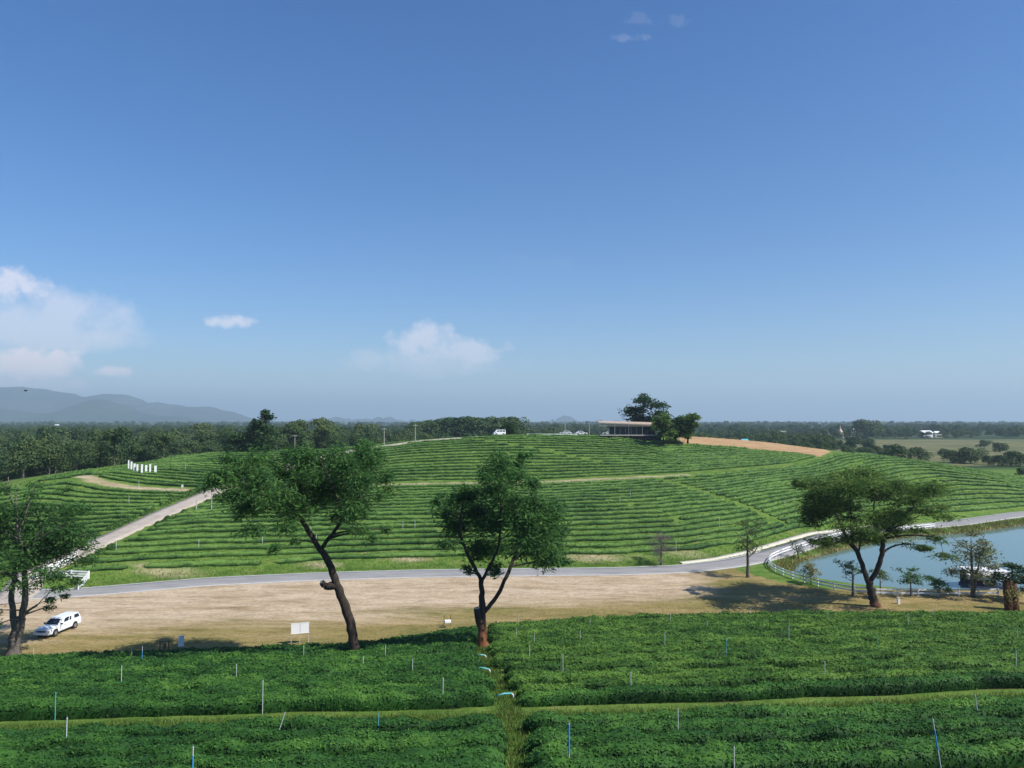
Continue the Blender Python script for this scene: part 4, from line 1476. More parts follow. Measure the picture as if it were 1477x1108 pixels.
ridge('mountain_range', [(-900, 590), (-600, 560), (-350, 540), (-150, 548), (-40, 553), (30, 561), (75, 566), (110, 574), (145, 573), (170, 569), (190, 574), (225, 580), (245, 586), (275, 590), (300, 593), (330, 600), (362, 607), (400, 612)], 8200, 1000, 5)
ridge('mountain_range', [(-700, 600), (-300, 585), (-100, 588), (0, 591), (40, 596), (70, 598), (100, 592), (130, 585), (150, 583), (175, 588), (205, 598), (240, 603), (290, 609), (330, 612)], 6300, 700, 6)
ridge('distant_hills', [(420, 611), (480, 606), (520, 605.5), (570, 606.5), (620, 606), (700, 610), (760, 607.5), (800, 605), (840, 606.5), (900, 610)], 9200, 500, 8)

# ------------------------------------------------------------------ fences
UNIT = box_mesh('unit_rail', (-.5, -.5, -.5), (.5, .5, .5))
UNIT.materials.append(M_WHITE)


def fence(name, label, P, spacing, rails, height, group=None):
    P = np.asarray(P, float)
    d = np.concatenate([[0], np.cumsum(np.linalg.norm(np.diff(P, axis=0), axis=1))])
    n = max(2, int(round(d[-1] / spacing)) + 1)
    t = np.linspace(0, d[-1], n)
    Q = np.stack([np.interp(t, d, P[:, 0]), np.interp(t, d, P[:, 1])], 1)
    z = H(Q[:, 0], Q[:, 1])
    o0 = np.array([Q[0, 0], Q[0, 1], z[0]])
    root = thing(name, label, 'fence', tuple(o0), 0, group)
    post = box_mesh('post', (-.07, -.07, -.3), (.07, .07, height + .06), .015)
    post.materials.append(M_WHITE)
    for i in range(n):
        a = math.atan2(*(Q[min(i + 1, n - 1)] - Q[max(i - 1, 0)])[::-1])
        link('post', post, None, root, (Q[i, 0] - o0[0], Q[i, 1] - o0[1], z[i] - o0[2]), a)
        if i < n - 1:
            a3, b3 = np.array([*Q[i], z[i]]), np.array([*Q[i + 1], z[i + 1]])
            for hz in rails:
                m = (a3 + b3) / 2 - o0 + [0, 0, hz]
                v = Vector(b3 - a3)
                r_ = bpy.data.objects.new('rail', UNIT)
                COL.objects.link(r_)
                r_.parent = root
                r_.location = m
                r_.rotation_euler = (0, -math.atan2(v.z, math.hypot(v.x, v.y)), math.atan2(v.y, v.x))
                r_.scale = (v.length - .145, .045, .2)


pf = [(1440, 859.5), (1380, 860), (1300, 860), (1255, 859), (1200, 851), (1165, 842), (1135, 832), (1115, 823), (1108, 815), (1113, 806), (1135, 797), (1165, 788), (1195, 779), (1225, 771)]
fence('pond_fence', 'white two-rail fence curving round the west end of the pond', dense([PZ(x, y, 0)[:2] for x, y in pf], .5), 2.6, (.38, .80), .9)
pf = [(1293, 767), (1320, 764), (1348, 761)]
fence('pond_fence', 'short white two-rail fence by the road above the far pond shore', [PZ(x, y, 0)[:2] for x, y in pf], 3.0, (.38, .80), .9)
fence('junction_fence', 'white three-rail V-shaped fence at the road junction', [PZ(x, y, 0)[:2] for x, y in [(48, 842), (80, 840.5), (118, 840), (128, 840), (113, 851)]], 2.2, (.3, .62, .95), 1.05)
fence('junction_fence', 'short white fence climbing beside the side road foot', [hit(x, y)[:2] for x, y in [(50, 838), (70, 826), (92, 817), (111, 808)]], 2.2, (.3, .62, .95), 1.05)

# ------------------------------------------------------------------ pipes standing in the tea
def pipe_mesh(h, r, name='pipe'):
    bm = bmesh.new()
    cyl_bm(bm, r, -.2, h, 8)
    cyl_bm(bm, r * 1.35, h * .96, h, 8)
    return bm_mesh(name, bm)


PIPES = [(48, 936, 944, 0), (190, 935, 944, 0), (205, 934, 949, 1), (175, 962, 983, 0), (80, 1000, 1015, 2), (96, 1037, 1060, 0), (278, 1079, 1107, 1), (341, 959, 971, 0), (379, 983, 1006, 0), (524, 947, 954, 0),
         (556, 932, 943, 0), (595, 951, 965, 0), (639, 979, 997, 0), (546, 1030, 1038, 2), (748, 888, 895, 0), (745, 905, 914, 0), (771, 915, 926, 0), (764, 931, 943, 0), (812, 945, 959, 0), (837, 910, 919, 0),
         (851, 893, 899, 0), (959, 914, 926, 0), (910, 971, 990, 0), (967, 886, 894, 0), (978, 1024, 1043, 0), (1020, 896, 903, 0), (1040, 880, 887, 0), (1082, 877, 884, 0), (1048, 922, 942, 2), (1138, 904, 920, 0),
         (1190, 955, 972, 0), (1310, 887, 902, 0), (1266, 915, 928, 2), (1194, 882, 890, 0), (1345, 877, 884, 0), (1466, 939, 957, 0), (1468, 908, 917, 0), (1059, 1079, 1104, 0), (438, 872 + 60, 942, 0)]


def pipe(px, y0, y1, c, label, group, tilt=0.0):
    b = hit(px, y1, 0.85)
    g = float(H(b[0], b[1]))
    h = max(1.0, (y1 - y0) * b[1] / F * 1.04 + .85)
    root = thing('sprinkler_pipe', label, 'pipe', (b[0], b[1], g), 0, group)
    root.rotation_euler = (0, tilt, 0)
    r = .017
    a = link('riser', pipe_mesh(h, r, 'riser'), M_TEAL if c == 2 else M_PIPE, root)
    if c == 1:
        bm = bmesh.new()
        cyl_bm(bm, r * 1.5, h * .45, h * .8 if px != 821 else h * .98, 8)
        link('sleeve', bm_mesh('sleeve', bm), M_BLUE, root)
    bm = bmesh.new()
    cyl_bm(bm, r * .6, h, h + .07, 6)
    link('nozzle', bm_mesh('nozzle', bm), M_STEEL, root)


for px, y0, y1, c in PIPES:
    lb = ['thin white sprinkler pipe standing upright among the near tea hedges', 'white sprinkler pipe with blue sleeve among the western tea hedges', 'thin teal sprinkler pipe standing among the near tea hedges'][c]
    pipe(px, y0, y1, c, lb, lb.replace('pipe', 'pipes', 1))
pipe(821, 1047, 1087, 1, 'bright blue and white pipe standing just below the grass track', None)
pipe(1358, 1040, 1083, 1, 'leaning white pipe with blue cloth tied near its top', None, R(-8))
pipe(1412, 1003, 1021, 0, 'leaning pale pipe at the edge of the grass track', None, R(-6))
pipe(398, 1027, 1040, 0, 'slanting yellowish pipe at the western grass track edge', None, R(18))
for i in range(34):
    px, py = rng.uniform(160, 1150), rng.uniform(645, 800)
    b = hit(px, py)
    if seg_dist(b[:1], b[1:2], SIDE)[0] < 4:
        continue
    o = link('sprinkler_pipe', pipe_mesh(1.7, .03), M_PIPE, None, (b[0], b[1], float(H(b[0], b[1]))))
    tag(o, 'thin pale sprinkler pipe standing in the hillside tea', 'pipe', 'sprinkler pipes standing in the hillside tea')
# loose pipe ends lying on the footpath
for px, py, an, lb in [(690, 947, .3, 'pale blue pipe elbow lying on the footpath near the forked tree'), (695, 966, -.2, 'pale blue pipe end lying midway down the footpath'), (727, 1004, .5, 'bent light blue pipe lying where the footpath nears the grass track')]:
    b = hit(px, py, .25)
    root = thing('pipe_end', lb, 'pipe', (b[0], b[1], float(H(b[0], b[1])) + .22), an)
    link('pipe_length', mesh_np('pipe_length', *tube(np.array([(-.45, 0, .1), (0, 0, .16), (.45, 0, .1)]), [.045] * 3, 8)[:2]), M_TEAL, root)
    link('pipe_bend', mesh_np('pipe_bend', *tube(np.array([(.45, 0, .1), (.55, -.02, .0), (.56, -.04, -.25)]), [.05] * 3, 8)[:2]), M_PIPE, root)

# ------------------------------------------------------------------ vehicles
def vehicle(name, label, loc, rotz, kindv='pickup', paint=M_CARWHITE):
    """front faces +x; lengths in metres"""
    root = thing(name, label, 'pickup truck' if kindv == 'pickup' else ('van' if kindv == 'van' else 'car'), loc, rotz)
    if kindv == 'pickup':
        W, prof = .84, [(-2.5, .48), (-2.52, .95), (2.35, .95), (2.48, .80), (2.5, .45), (2.2, .30), (-2.3, .34)]
        hood = [(1.0, .95), (2.38, .95), (2.36, .98), (1.0, 1.08)]
        gh = [(-2.45, 1.25, -2.32, -2.05, 1.68), ]
        bl, br_, tl, tr_, zb, zt = -2.46, 1.15, -2.22, .35, .94, 1.56
        wins = [('s', .06, .30, 'rear'), ('s', .45, .535, 'quarter'), ('s', .575, .80, 'front')]
        axles = (-1.45, 1.55)
    elif kindv == 'van':
        W, prof = .84, [(-2.1, .42), (-2.14, 1.0), (2.0, 1.0), (2.12, .75), (2.1, .38), (1.9, .28), (-1.9, .28)]
        bl, br_, tl, tr_, zb, zt = -2.12, 1.95, -2.02, 1.05, .99, 1.92
        wins = [('s', .05, .32, 'rear'), ('s', .36, .62, 'mid'), ('s', .66, .88, 'front')]
        axles = (-1.3, 1.3)
    else:
        W, prof = .84, [(-2.15, .42), (-2.18, .88), (2.0, .84), (2.14, .66), (2.14, .36), (1.9, .26), (-1.95, .26)]
        bl, br_, tl, tr_, zb, zt = -1.75, 1.15, -1.05, .25, .86, 1.42
        wins = [('s', .10, .46, 'rear'), ('s', .50, .88, 'front')]
        axles = (-1.3, 1.35)
    bm = bmesh.new()
    vs0 = [bm.verts.new((x, -W, z)) for x, z in prof]
    vs1 = [bm.verts.new((x, W, z)) for x, z in prof]
    n = len(prof)
    bm.faces.new(vs0)
    bm.faces.new(vs1[::-1])
    for i in range(n):
        bm.faces.new((vs0[i], vs1[i], vs1[(i + 1) % n], vs0[(i + 1) % n]))
    bmesh.ops.bevel(bm, geom=list(bm.edges), offset=.07, segments=2, affect='EDGES')
    if kindv == 'pickup':
        v = [bm.verts.new(c) for c in ((.95, -.74, .93), (2.33, -.70, .93), (2.33, .70, .93), (.95, .74, .93), (.95, -.68, 1.05), (2.22, -.62, .985), (2.22, .62, .985), (.95, .68, 1.05))]
        for f in ((4, 5, 6, 7), (0, 1, 5, 4), (1, 2, 6, 5), (2, 3, 7, 6), (3, 0, 4, 7)):
            bm.faces.new([v[i] for i in f])
    body = link('body', bm_mesh('body', bm), paint, root)
    # cabin
    Wt = W * .80
    bot = [(bl, -W * .97, zb), (br_, -W * .97, zb), (br_, W * .97, zb), (bl, W * .97, zb)]
    top = [(tl, -Wt, zt), (tr_, -Wt, zt), (tr_, Wt, zt), (tl, Wt, zt)]
    bm = bmesh.new()
    v = [bm.verts.new(c) for c in bot + top]
    for f in ((4, 5, 6, 7), (0, 1, 5, 4), (1, 2, 6, 5), (2, 3, 7, 6), (3, 0, 4, 7), (3, 2, 1, 0)):
        bm.faces.new([v[i] for i in f])
    bmesh.ops.bevel(bm, geom=list(bm.edges), offset=.05, segments=2, affect='EDGES')
    cab = link('cabin', bm_mesh('cabin', bm), paint, root)
    B, Tp = [np.array(c) for c in bot], [np.array(c) for c in top]

    def panel(nm, a, b, c, d, out, m=M_GLASS):
        o = np.array(out) * .012
        bm = bmesh.new()
        vv = [bm.verts.new(p + o) for p in (a, b, c, d)] + [bm.verts.new(p - o * 2) for p in (a, b, c, d)]
        for f in ((0, 1, 2, 3), (7, 6, 5, 4), (0, 4, 5, 1), (1, 5, 6, 2), (2, 6, 7, 3), (3, 7, 4, 0)):
            bm.faces.new([vv[i] for i in f])
        return link(nm, bm_mesh(nm, bm), m, root)

    def lerp(a, b, t):
        return a + (b - a) * t
    for (b0, b1, t0, t1, sy) in ((B[0], B[1], Tp[0], Tp[1], -1), (B[3], B[2], Tp[3], Tp[2], 1)):
        for _, u0, u1, nm in wins:
            q = [lerp(lerp(b0, b1, u0), lerp(t0, t1, u0), .26), lerp(lerp(b0, b1, u1), lerp(t0, t1, u1), .26), lerp(lerp(b0, b1, u1), lerp(t0, t1, u1), .84), lerp(lerp(b0, b1, u0), lerp(t0, t1, u0), .84)]
            panel('side_window', *q, (0, sy, .1))
        # handles and sill line
        link('door_handle', box_mesh('door_handle', (.05, sy * W - .02, .80), (.2, sy * W + .02, .84)), M_BLACKP, root)
    panel('windscreen', *[lerp(lerp(B[1], B[2], u), lerp(Tp[1], Tp[2], u), t) for u, t in ((.07, .16), (.93, .16), (.93, .9), (.07, .9))], (.8, 0, .6))
    panel('rear_window', *[lerp(lerp(B[0], B[3], u), lerp(Tp[0], Tp[3], u), t) for u, t in ((.1, .25), (.9, .25), (.9, .85), (.1, .85))], (-1, 0, .2))
    fx = prof[3][0]
    link('grille', box_mesh('grille', (fx - .05, -.45, .62), (fx + .035, .45, .76)), M_BLACKP, root)
    for sy in (-1, 1):
        link('headlight', box_mesh('headlight', (fx - .1, sy * .64 - .17, .62), (fx + .03, sy * .64 + .17, .78), .02), M_LAMP, root)
        link('tail_light', box_mesh('tail_light', (prof[1][0] - .02, sy * .72 - .09, .62), (prof[1][0] + .06, sy * .72 + .09, .85)), M_RED, root)
        link('wing_mirror', box_mesh('wing_mirror', (br_ - .45, sy * (W + .1) - .09, 1.0), (br_ - .33, sy * (W + .1) + .09, 1.16), .02), M_BLACKP, root)
    link('front_bumper', box_mesh('front_bumper', (fx - .1, -W + .04, .36), (fx + .09, W - .04, .55), .03), paint, root)
    rot = Matrix.Rotation(R(90), 4, 'X')
    for ax in axles:
        for sy in (-1, 1):
            bm = bmesh.new()
            cyl_bm(bm, .335, -.10, .10, 20)
            bmesh.ops.transform(bm, matrix=Matrix.Translation((ax, sy * (W - .07), .335)) @ rot, verts=bm.verts)
            wh = link('wheel', bm_mesh('wheel', bm), M_TYRE, root)
            bm = bmesh.new()
            cyl_bm(bm, .2, -.015, .015, 14)
            cyl_bm(bm, .07, -.03, .03, 8)
            bmesh.ops.transform(bm, matrix=Matrix.Translation((ax, sy * (W + .035), .335)) @ rot, verts=bm.verts)
            link('rim', bm_mesh('rim', bm), M_RIM, wh)
            bm = bmesh.new()
            cyl_bm(bm, .41, -.02, .02, 20)
            bmesh.ops.transform(bm, matrix=Matrix.Translation((ax, sy * (W - .012), .36)) @ rot, verts=bm.verts)
            link('wheel_arch', bm_mesh('wheel_arch', bm), M_BLACKP, root)
    return root


a, b = np.array(PZ(68, 918, 0)), np.array(PZ(99, 905.5, 0))
c = (a + b) / 2
vehicle('pickup_truck', 'white extended-cab pickup with canopy parked on the bare lot', (c[0], c[1], 0.0), math.atan2(a[1] - b[1], a[0] - b[0]))
x = PD(720, 628, 254)[0]
vehicle('parked_van', 'white van parked on the crest beside a small round tree', (x, 254, float(H(x, 254)) + .05), R(200), 'van')
for px, D, an, lb in [(878, 262, 170, 'white car half hidden at the left end of the pavilion'), (816, 264, 175, 'white car parked beside the tall utility pole on the crest'), (838, 266, 10, 'pale car parked between the two utility poles on the crest')]:
    x = PD(px, 625, D)[0]
    vehicle('parked_car', lb, (x, D, float(H(x, D)) + .05), R(an), 'car')

# ------------------------------------------------------------------ signs and small things on the lot
def board(px0, px1, ytop, ybot, foot, label, panels, posts, mat=M_WHITE):
    b = PZ((px0 + px1) / 2, foot, 0.0)
    s = b[1] / F
    W, Hh = (px1 - px0) * s, (ybot - ytop) * s * 1.03
    z0 = (foot - ybot) * s * 1.03
    root = thing('sign_board', label, 'sign', (b[0], b[1], 0), R(18))
    for i in range(panels):
        x0 = -W / 2 + W / panels * i
        link('panel', box_mesh('panel', (x0 + .02, -.02, z0), (x0 + W / panels - .02, .02, z0 + Hh)), mat, root)
    bm = bmesh.new()
    for lo, hi in (((-W / 2 - .03, -.035, z0 - .05), (W / 2 + .03, .035, z0 - .002)), ((-W / 2 - .03, -.035, z0 + Hh + .002), (W / 2 + .03, .035, z0 + Hh + .05))):
        box_bm(bm, lo, hi)
    link('frame', bm_mesh('frame', bm), M_WHITE, root)
    for k in range(posts):
        t = 0 if posts == 1 else -W / 2 + .04 + (W - .08) * k / (posts - 1)
        link('leg', box_mesh('leg', (t - .03, .04, -.2), (t + .03, .10, z0 + Hh * .9)), M_GREYPOST, root)
        if posts > 2 and k != 1:
            P = np.array([(t, .1, z0 + Hh * .5), (t + .05, .9, 0)])
            link('brace', fix_tris(mesh_np('brace', *tube(P, [.025, .025], 6)[:2])), M_GREYPOST, root)


board(420, 445, 901, 914, 929, 'white two-panel notice board on thin legs at the lot edge', 2, 3)
board(257, 265, 919, 932, 938, 'small white single-panel sign beside the dark timber rack', 1, 1)
b = PZ(237, 937, 0)
root = thing('timber_rack', 'low dark timber rack standing beside the small white sign', 'rack', (b[0], b[1], 0), R(5))
for sx in (-.4, .4):
    link('post', box_mesh('post', (sx - .04, -.04, -.1), (sx + .04, .04, .75)), M_WOOD, root)
link('crossbar', box_mesh('crossbar', (-.46, -.05, .75), (.46, .05, .83)), M_WOOD, root)
link('panel', box_mesh('panel', (-.12, -.02, .05), (.16, .02, .55)), M_WOOD, root)
b = hit(645, 903)
root = thing('timber_stand', 'small dark stand with a yellow plate at the tea edge by the forked tree', 'stand', (b[0], b[1], float(H(b[0], b[1]))), R(-6))
for sx in (-.35, .35):
    link('post', box_mesh('post', (sx - .03, -.03, -.1), (sx + .03, .03, 1.15)), M_WOOD, root)
bm = bmesh.new()
cyl_bm(bm, .25, -.02, .02, 16, mat=Matrix.Translation((0, 0, .85)) @ Matrix.Rotation(R(90), 4, 'X'))
link('plate', bm_mesh('plate', bm), plain('yellow_enamel', (.55, .42, .14), .5), root)
link('crossbar', box_mesh('crossbar', (-.32, -.025, .5), (.32, .025, .56)), M_WOOD, root)
bm = bmesh.new()
box_bm(bm, (-.34, -.2, 0), (.34, .2, .32), .06)
tag(link('white_sack', bm_mesh('white_sack', bm), M_WHITE, None, (b[0] + .1, b[1] - .7, float(H(b[0], b[1] - .7)) + .5), .3), 'white filled sack lying in front of the yellow-plated stand', 'sack')
b = PZ(1296, 871, 0)
root = thing('marker_post', 'short white concrete post with pale cap on the pond lawn', 'post', (b[0], b[1], 0))
link('shaft', box_mesh('shaft', (-.14, -.14, -.1), (.14, .14, .68), .02), M_WHITE, root)
link('cap', box_mesh('cap', (-.17, -.17, .682), (.17, .17, .75), .02), M_GREYPOST, root)
b = hit(263, 707)
root = thing('small_sign', 'tiny white sign on a post beside the dirt track on the left hillside', 'sign', (b[0], b[1], b[2]))
link('post', box_mesh('post', (-.04, -.04, -.2), (.04, .04, 1.0)), M_GREYPOST, root)
link('panel', box_mesh('panel', (-.22, -.06, .55), (.22, -.042, 1.15)), M_WHITE, root)

# upright white slabs on the left shoulder
for px, y0, y1, wp in [(185.3, 663, 677.5, 1.7), (189.4, 665, 678.5, 2.3), (193.8, 668, 680, 2.7), (198, 669, 680.5, 2.4), (204.5, 669, 683, 2.6), (210.6, 670, 682, 2.9), (216.4, 668.5, 682.5, 2.3), (224, 671, 683, 3.2)]:
    b = hit(px, y1 + 1.0)
    s = b[1] / F
    root = thing('white_slab', 'upright white slab in the row standing among the left hillside tea', 'slab', (b[0], b[1], b[2]), R(20), 'row of upright white slabs')
    link('panel', box_mesh('panel', (-wp * s / 2, -.08, .35), (wp * s / 2, .08, (y1 - y0) * s), .015), M_WHITE, root)
    for sx in (-1, 1):
        link('leg', box_mesh('leg', (sx * wp * s * .3 - .04, -.04, -.3), (sx * wp * s * .3 + .04, .04, .345)), M_GREYPOST, root)

# poles
def pole(px, ytop, ybot, label, D=None, arm=False, group=None):
    b = hit(px, ybot) if D is None else np.array([PD(px, ybot, D)[0], D, 0])
    z = float(H(b[0], b[1]))
    top = PD(px, ytop, b[1])[2]
    root = thing('utility_pole', label, 'pole', (b[0], b[1], z), 0, group)
    bm = bmesh.new()
    cyl_bm(bm, .11, -.3, top - z, 8, .07)
    link('shaft', bm_mesh('shaft', bm), M_GREYPOST, root)
    if arm:
        link('crossarm', box_mesh('crossarm', (-.7, -.2, top - z - .5), (.7, -.1, top - z - .38)), M_GREYPOST, root)
        for sx in (-.6, 0, .6):
            bm = bmesh.new()
            cyl_bm(bm, .05, top - z - .378, top - z - .2, 6, mat=Matrix.Translation((sx, -.15, 0)))
            link('insulator', bm_mesh('insulator', bm), M_WHITE, root)


pole(305, 695, 735, 'tall pale pole at the eastern edge of the pale side road')
pole(283, 720, 737, 'short pale pole further down the side road edge')
pole(110, 787, 815, 'pole beside the short fence at the side road foot')
pole(554, 617, 643, 'utility pole at the first bend of the crest road', None, True)
pole(599, 612, 638, 'utility pole halfway up the crest road', None, True)
pole(815, 604, 627, 'utility pole on the crest left of the pavilion car park', 262, True)
pole(850, 609, 628, 'utility pole on the crest close to the pavilion', 264, True)
pole(425, 627, 655, 'utility pole behind the crown of the leaning tree', 238, True)

# ------------------------------------------------------------------ pavilion
D = 248.0
s = D / F
x0 = PD(868, 620, D)[0]
z_floor = PD(880, 627, D)[2]
root = thing('pavilion', 'long low glass-walled pavilion with tan sloping roof on the hill crest', 'building', (x0, D, z_floor), R(-3))
Lw, dp = 77 * s, 8.0


def part(nm, lo, hi, m, bev=0.0):
    return link(nm, box_mesh(nm, lo, hi, bev), m, root)


bm = bmesh.new()
zr0, zr1 = 3.9, 3.25
v = [bm.verts.new(c) for c in ((-1.0, -1.6, zr0 - .1), (Lw + .8, -1.6, zr1 - .3), (Lw + .8, dp + 1, zr1 + .45), (-1.0, dp + 1, zr0 + .35), (-1.0, -1.6, zr0 + .18), (Lw + .8, -1.6, zr1 + .05), (Lw + .8, dp + 1, zr1 + .8), (-1.0, dp + 1, zr0 + .7))]
for f in ((4, 5, 6, 7), (0, 1, 5, 4), (1, 2, 6, 5), (2, 3, 7, 6), (3, 0, 4, 7), (3, 2, 1, 0)):
    bm.faces.new([v[i] for i in f])
rf = link('roof', bm_mesh('roof', bm), M_ROOF, root)
for k in range(9):
    t = (k + .5) / 9
    xk = -1.0 + (Lw + 1.8) * t
    zk = zr0 + .18 + (zr1 + .05 - zr0 - .18) * t
    P = np.array([(xk, -1.6, zk + .03), (xk, dp + 1, zk + .55 + .23 * t)])
    link('roof_seam', fix_tris(mesh_np('roof_seam', *tube(P, [.04, .04], 4)[:2])), M_ROOF, rf)
part('fascia', (-1.0, -1.66, zr1 - .42), (Lw + .8, -1.61, zr1 - .30), M_CREAM)
part('floor_slab', (-.6, -1.9, -.35), (Lw + .4, dp, -.02), M_GREYPOST)
part('back_wall', (3.0, dp - .4, 0), (Lw - .3, dp - .2, 3.2), M_NAVY)
part('side_wall', (Lw - .3, 0, 0), (Lw - .1, dp - .4, 2.9), M_NAVY)
part('bulkhead', (1.6, -.12, 2.35), (Lw, .12, 3.1), M_NAVY)
for k in range(8):
    xa = 2.4 + k * (Lw - 3.2) / 8
    gl = part('glass_panel', (xa + .06, -.02, .05), (xa + (Lw - 3.2) / 8 - .06, .02, 2.33), M_GLASS)
    part('mullion', (xa - .05, -.07, 0), (xa + .05, .07, 2.345), M_STEEL)
for k in range(5):
    xa = -.3 + k * (Lw + .3) / 4
    part('column', (xa - .06, -1.5, -.02), (xa + .06, -1.38, zr1 - .31 + (zr0 - zr1 - .0) * (1 - k / 4) * .9), M_STEEL if k else M_NAVY)
part('lower_storey', (Lw * .56, -1.0, -2.9), (Lw + 1.6, dp - 1, -.36), M_NAVY)
part('terrace_edge', (Lw * .52, -2.3, -.34), (Lw + 1.8, -1.92, -.05), M_GREYPOST)
for k in range(3):
    xa = Lw * .62 + k * 2.6
    part('lower_window', (xa, -1.05, -2.0), (xa + 1.6, -.99, -.8), M_GLASS)
# clipped brown bush and crates under the crest trees
b = hit(968, 640)
k = 700
C = rng.uniform(-1, 1, (k, 3)) * [1.6, 1.0, .75]
ax = rng.integers(0, 3, k)
C[np.arange(k), ax] = np.sign(C[np.arange(k), ax]) * np.array([1.6, 1.0, .75])[ax]
C[:, 2] += .8
LV, LQ = leaf_quads(C, unit(C - [0, 0, .7] + rng.normal(size=(k, 3)) * .6), .22, .12)
tag(link('clipped_bush', mesh_np('clipped_bush', LV, LQ, np.repeat(rng.random(k), 4)), M_REED, None, b), 'boxy clipped brownish bush in front of the crest trees', 'bush')
# pale wall along the crest road
P = np.array([hit(x, y)[:2] for x, y in [(760, 629.5), (835, 629)]])
P[:, 1] = 256
root = thing('crest_wall', 'low white wall along the crest beside the car park', 'wall', (P[0, 0], 256, float(H(P[0, 0], 256))))
ln = P[1, 0] - P[0, 0]
link('wall_body', box_mesh('wall_body', (0, -.12, -.6), (ln, .12, .45)), M_WHITE, root)
link('coping', box_mesh('coping', (-.05, -.18, .452), (ln + .05, .18, .53)), M_GREYPOST, root)

# ------------------------------------------------------------------ houses of the plain
def house(px, py, wpx, D, label, wallm, roofm, hgt=3.2, tower=False):
    x = ray(px, py)[0] * D
    s_ = D / F
    W_ = wpx * s_
    z = 2.5
    root = thing('house' if not tower else 'stupa', label, 'house' if not tower else 'stupa', (x, D, z), R(rng.uniform(-15, 15)))
    lift = max(0, CAM_H - (py - 608) * s_ - z - hgt)
    dpt = W_ * .7
    if tower:
        bm = bmesh.new()
        hh = lift + hgt
        for r0, r1, za, zb_ in ((W_ * .5, W_ * .46, 0, hh * .45), (W_ * .40, W_ * .30, hh * .45, hh * .65), (W_ * .28, W_ * .10, hh * .65, hh * .9), (W_ * .08, .05, hh * .9, hh * 1.25)):
            cyl_bm(bm, r0, za, zb_, 14, r1)
        link('tiers', bm_mesh('tiers', bm), wallm, root)
        return
    link('wall', box_mesh('wall', (-W_ / 2, -dpt / 2, -.3), (W_ / 2, dpt / 2, hgt + lift * .6)), wallm, root)
    bm = bmesh.new()
    zt = hgt + lift * .6
    v = [bm.verts.new(c) for c in ((-W_ * .56, -dpt * .6, zt - .2), (W_ * .56, -dpt * .6, zt - .2), (W_ * .56, dpt * .6, zt - .2), (-W_ * .56, dpt * .6, zt - .2), (-W_ * .5, 0, zt + W_ * .22), (W_ * .5, 0, zt + W_ * .22))]
    for f in ((0, 1, 5, 4), (2, 3, 4, 5), (1, 2, 5), (3, 0, 4), (3, 2, 1, 0)):
        bm.faces.new([v[i] for i in f])
    link('roof', bm_mesh('roof', bm), roofm, root)
    for sx in (-.25, .2):
        w_ = link('window', box_mesh('window', (W_ * sx - .5, -dpt / 2 - .05, 1.0), (W_ * sx + .5, -dpt / 2 - .01, 2.1)), M_GLASS, root)
    link('door', box_mesh('door', (-.45, -dpt / 2 - .06, 0), (.45, -dpt / 2 - .01, 2.1)), M_WOOD, root)


house(1074, 627, 9, 420, 'turquoise-roofed house peeping over the ploughed crest', M_WHITE, M_TURQ, 4.2)
house(1212, 617, 9, 900, 'pale pink stupa among the trees of the plain', M_PINK, M_PINK, 9, True)
house(1335, 622, 15, 900, 'long white-roofed house before the tree belt', M_WHITE, M_WHITE, 3.0)
house(1352, 622, 10, 910, 'smaller pale-roofed house beside the long white one', M_CREAM, M_WHITE, 3.0)
house(1230, 616, 6, 950, 'small white house right of the pale stupa', M_WHITE, M_GREYPOST, 4.0)
house(1129, 619, 7, 800, 'cream house among trees beyond the ploughed field', M_CREAM, M_GREYPOST, 4.0)
house(82, 620, 5, 1500, 'tiny white house among the far western woods', M_WHITE, M_WHITE, 12)

# ------------------------------------------------------------------ floating hut on the pond
b = PZ(1455, 858, -.6)
root = thing('floating_hut', 'small hut with white scalloped awnings at the pond edge behind the cut trunk', 'hut', (b[0], b[1] + 5.5, -.55), R(-8))
link('deck', box_mesh('deck', (-2.4, -1.6, -.35), (2.6, 1.6, .12)), M_NAVY, root)
for sx in (-2.2, 0, 2.4):
    for sy in (-1.4, 1.4):
        link('post', box_mesh('post', (sx - .05, sy - .05, .122), (sx + .05, sy + .05, 1.75)), M_NAVY, root)
for k, (z0, e) in enumerate(((1.75, .35), (1.15, .15))):
    bm = bmesh.new()
    n = 12
    up, dn = [], []
    for i in range(n * 2 + 1):
        xk = -2.4 - e + (5.0 + 2 * e) * i / (n * 2)
        up.append(bm.verts.new((xk, -1.3 - e, z0 + .32)))
        dn.append(bm.verts.new((xk, -1.62 - e, z0 + (.0 if i % 2 else -.16))))
    for i in range(n * 2):
        bm.faces.new((up[i], up[i + 1], dn[i + 1], dn[i]))
    bmesh.ops.solidify(bm, geom=bm.faces[:], thickness=.03)
    link('awning', bm_mesh('awning', bm), M_WHITE, root)
link('roof', box_mesh('roof', (-2.7, -1.62, 2.09), (2.9, 1.7, 2.2)), M_WHITE, root)
link('rear_wall', box_mesh('rear_wall', (-2.2, 1.2, .122), (2.4, 1.3, 2.08)), M_NAVY, root)

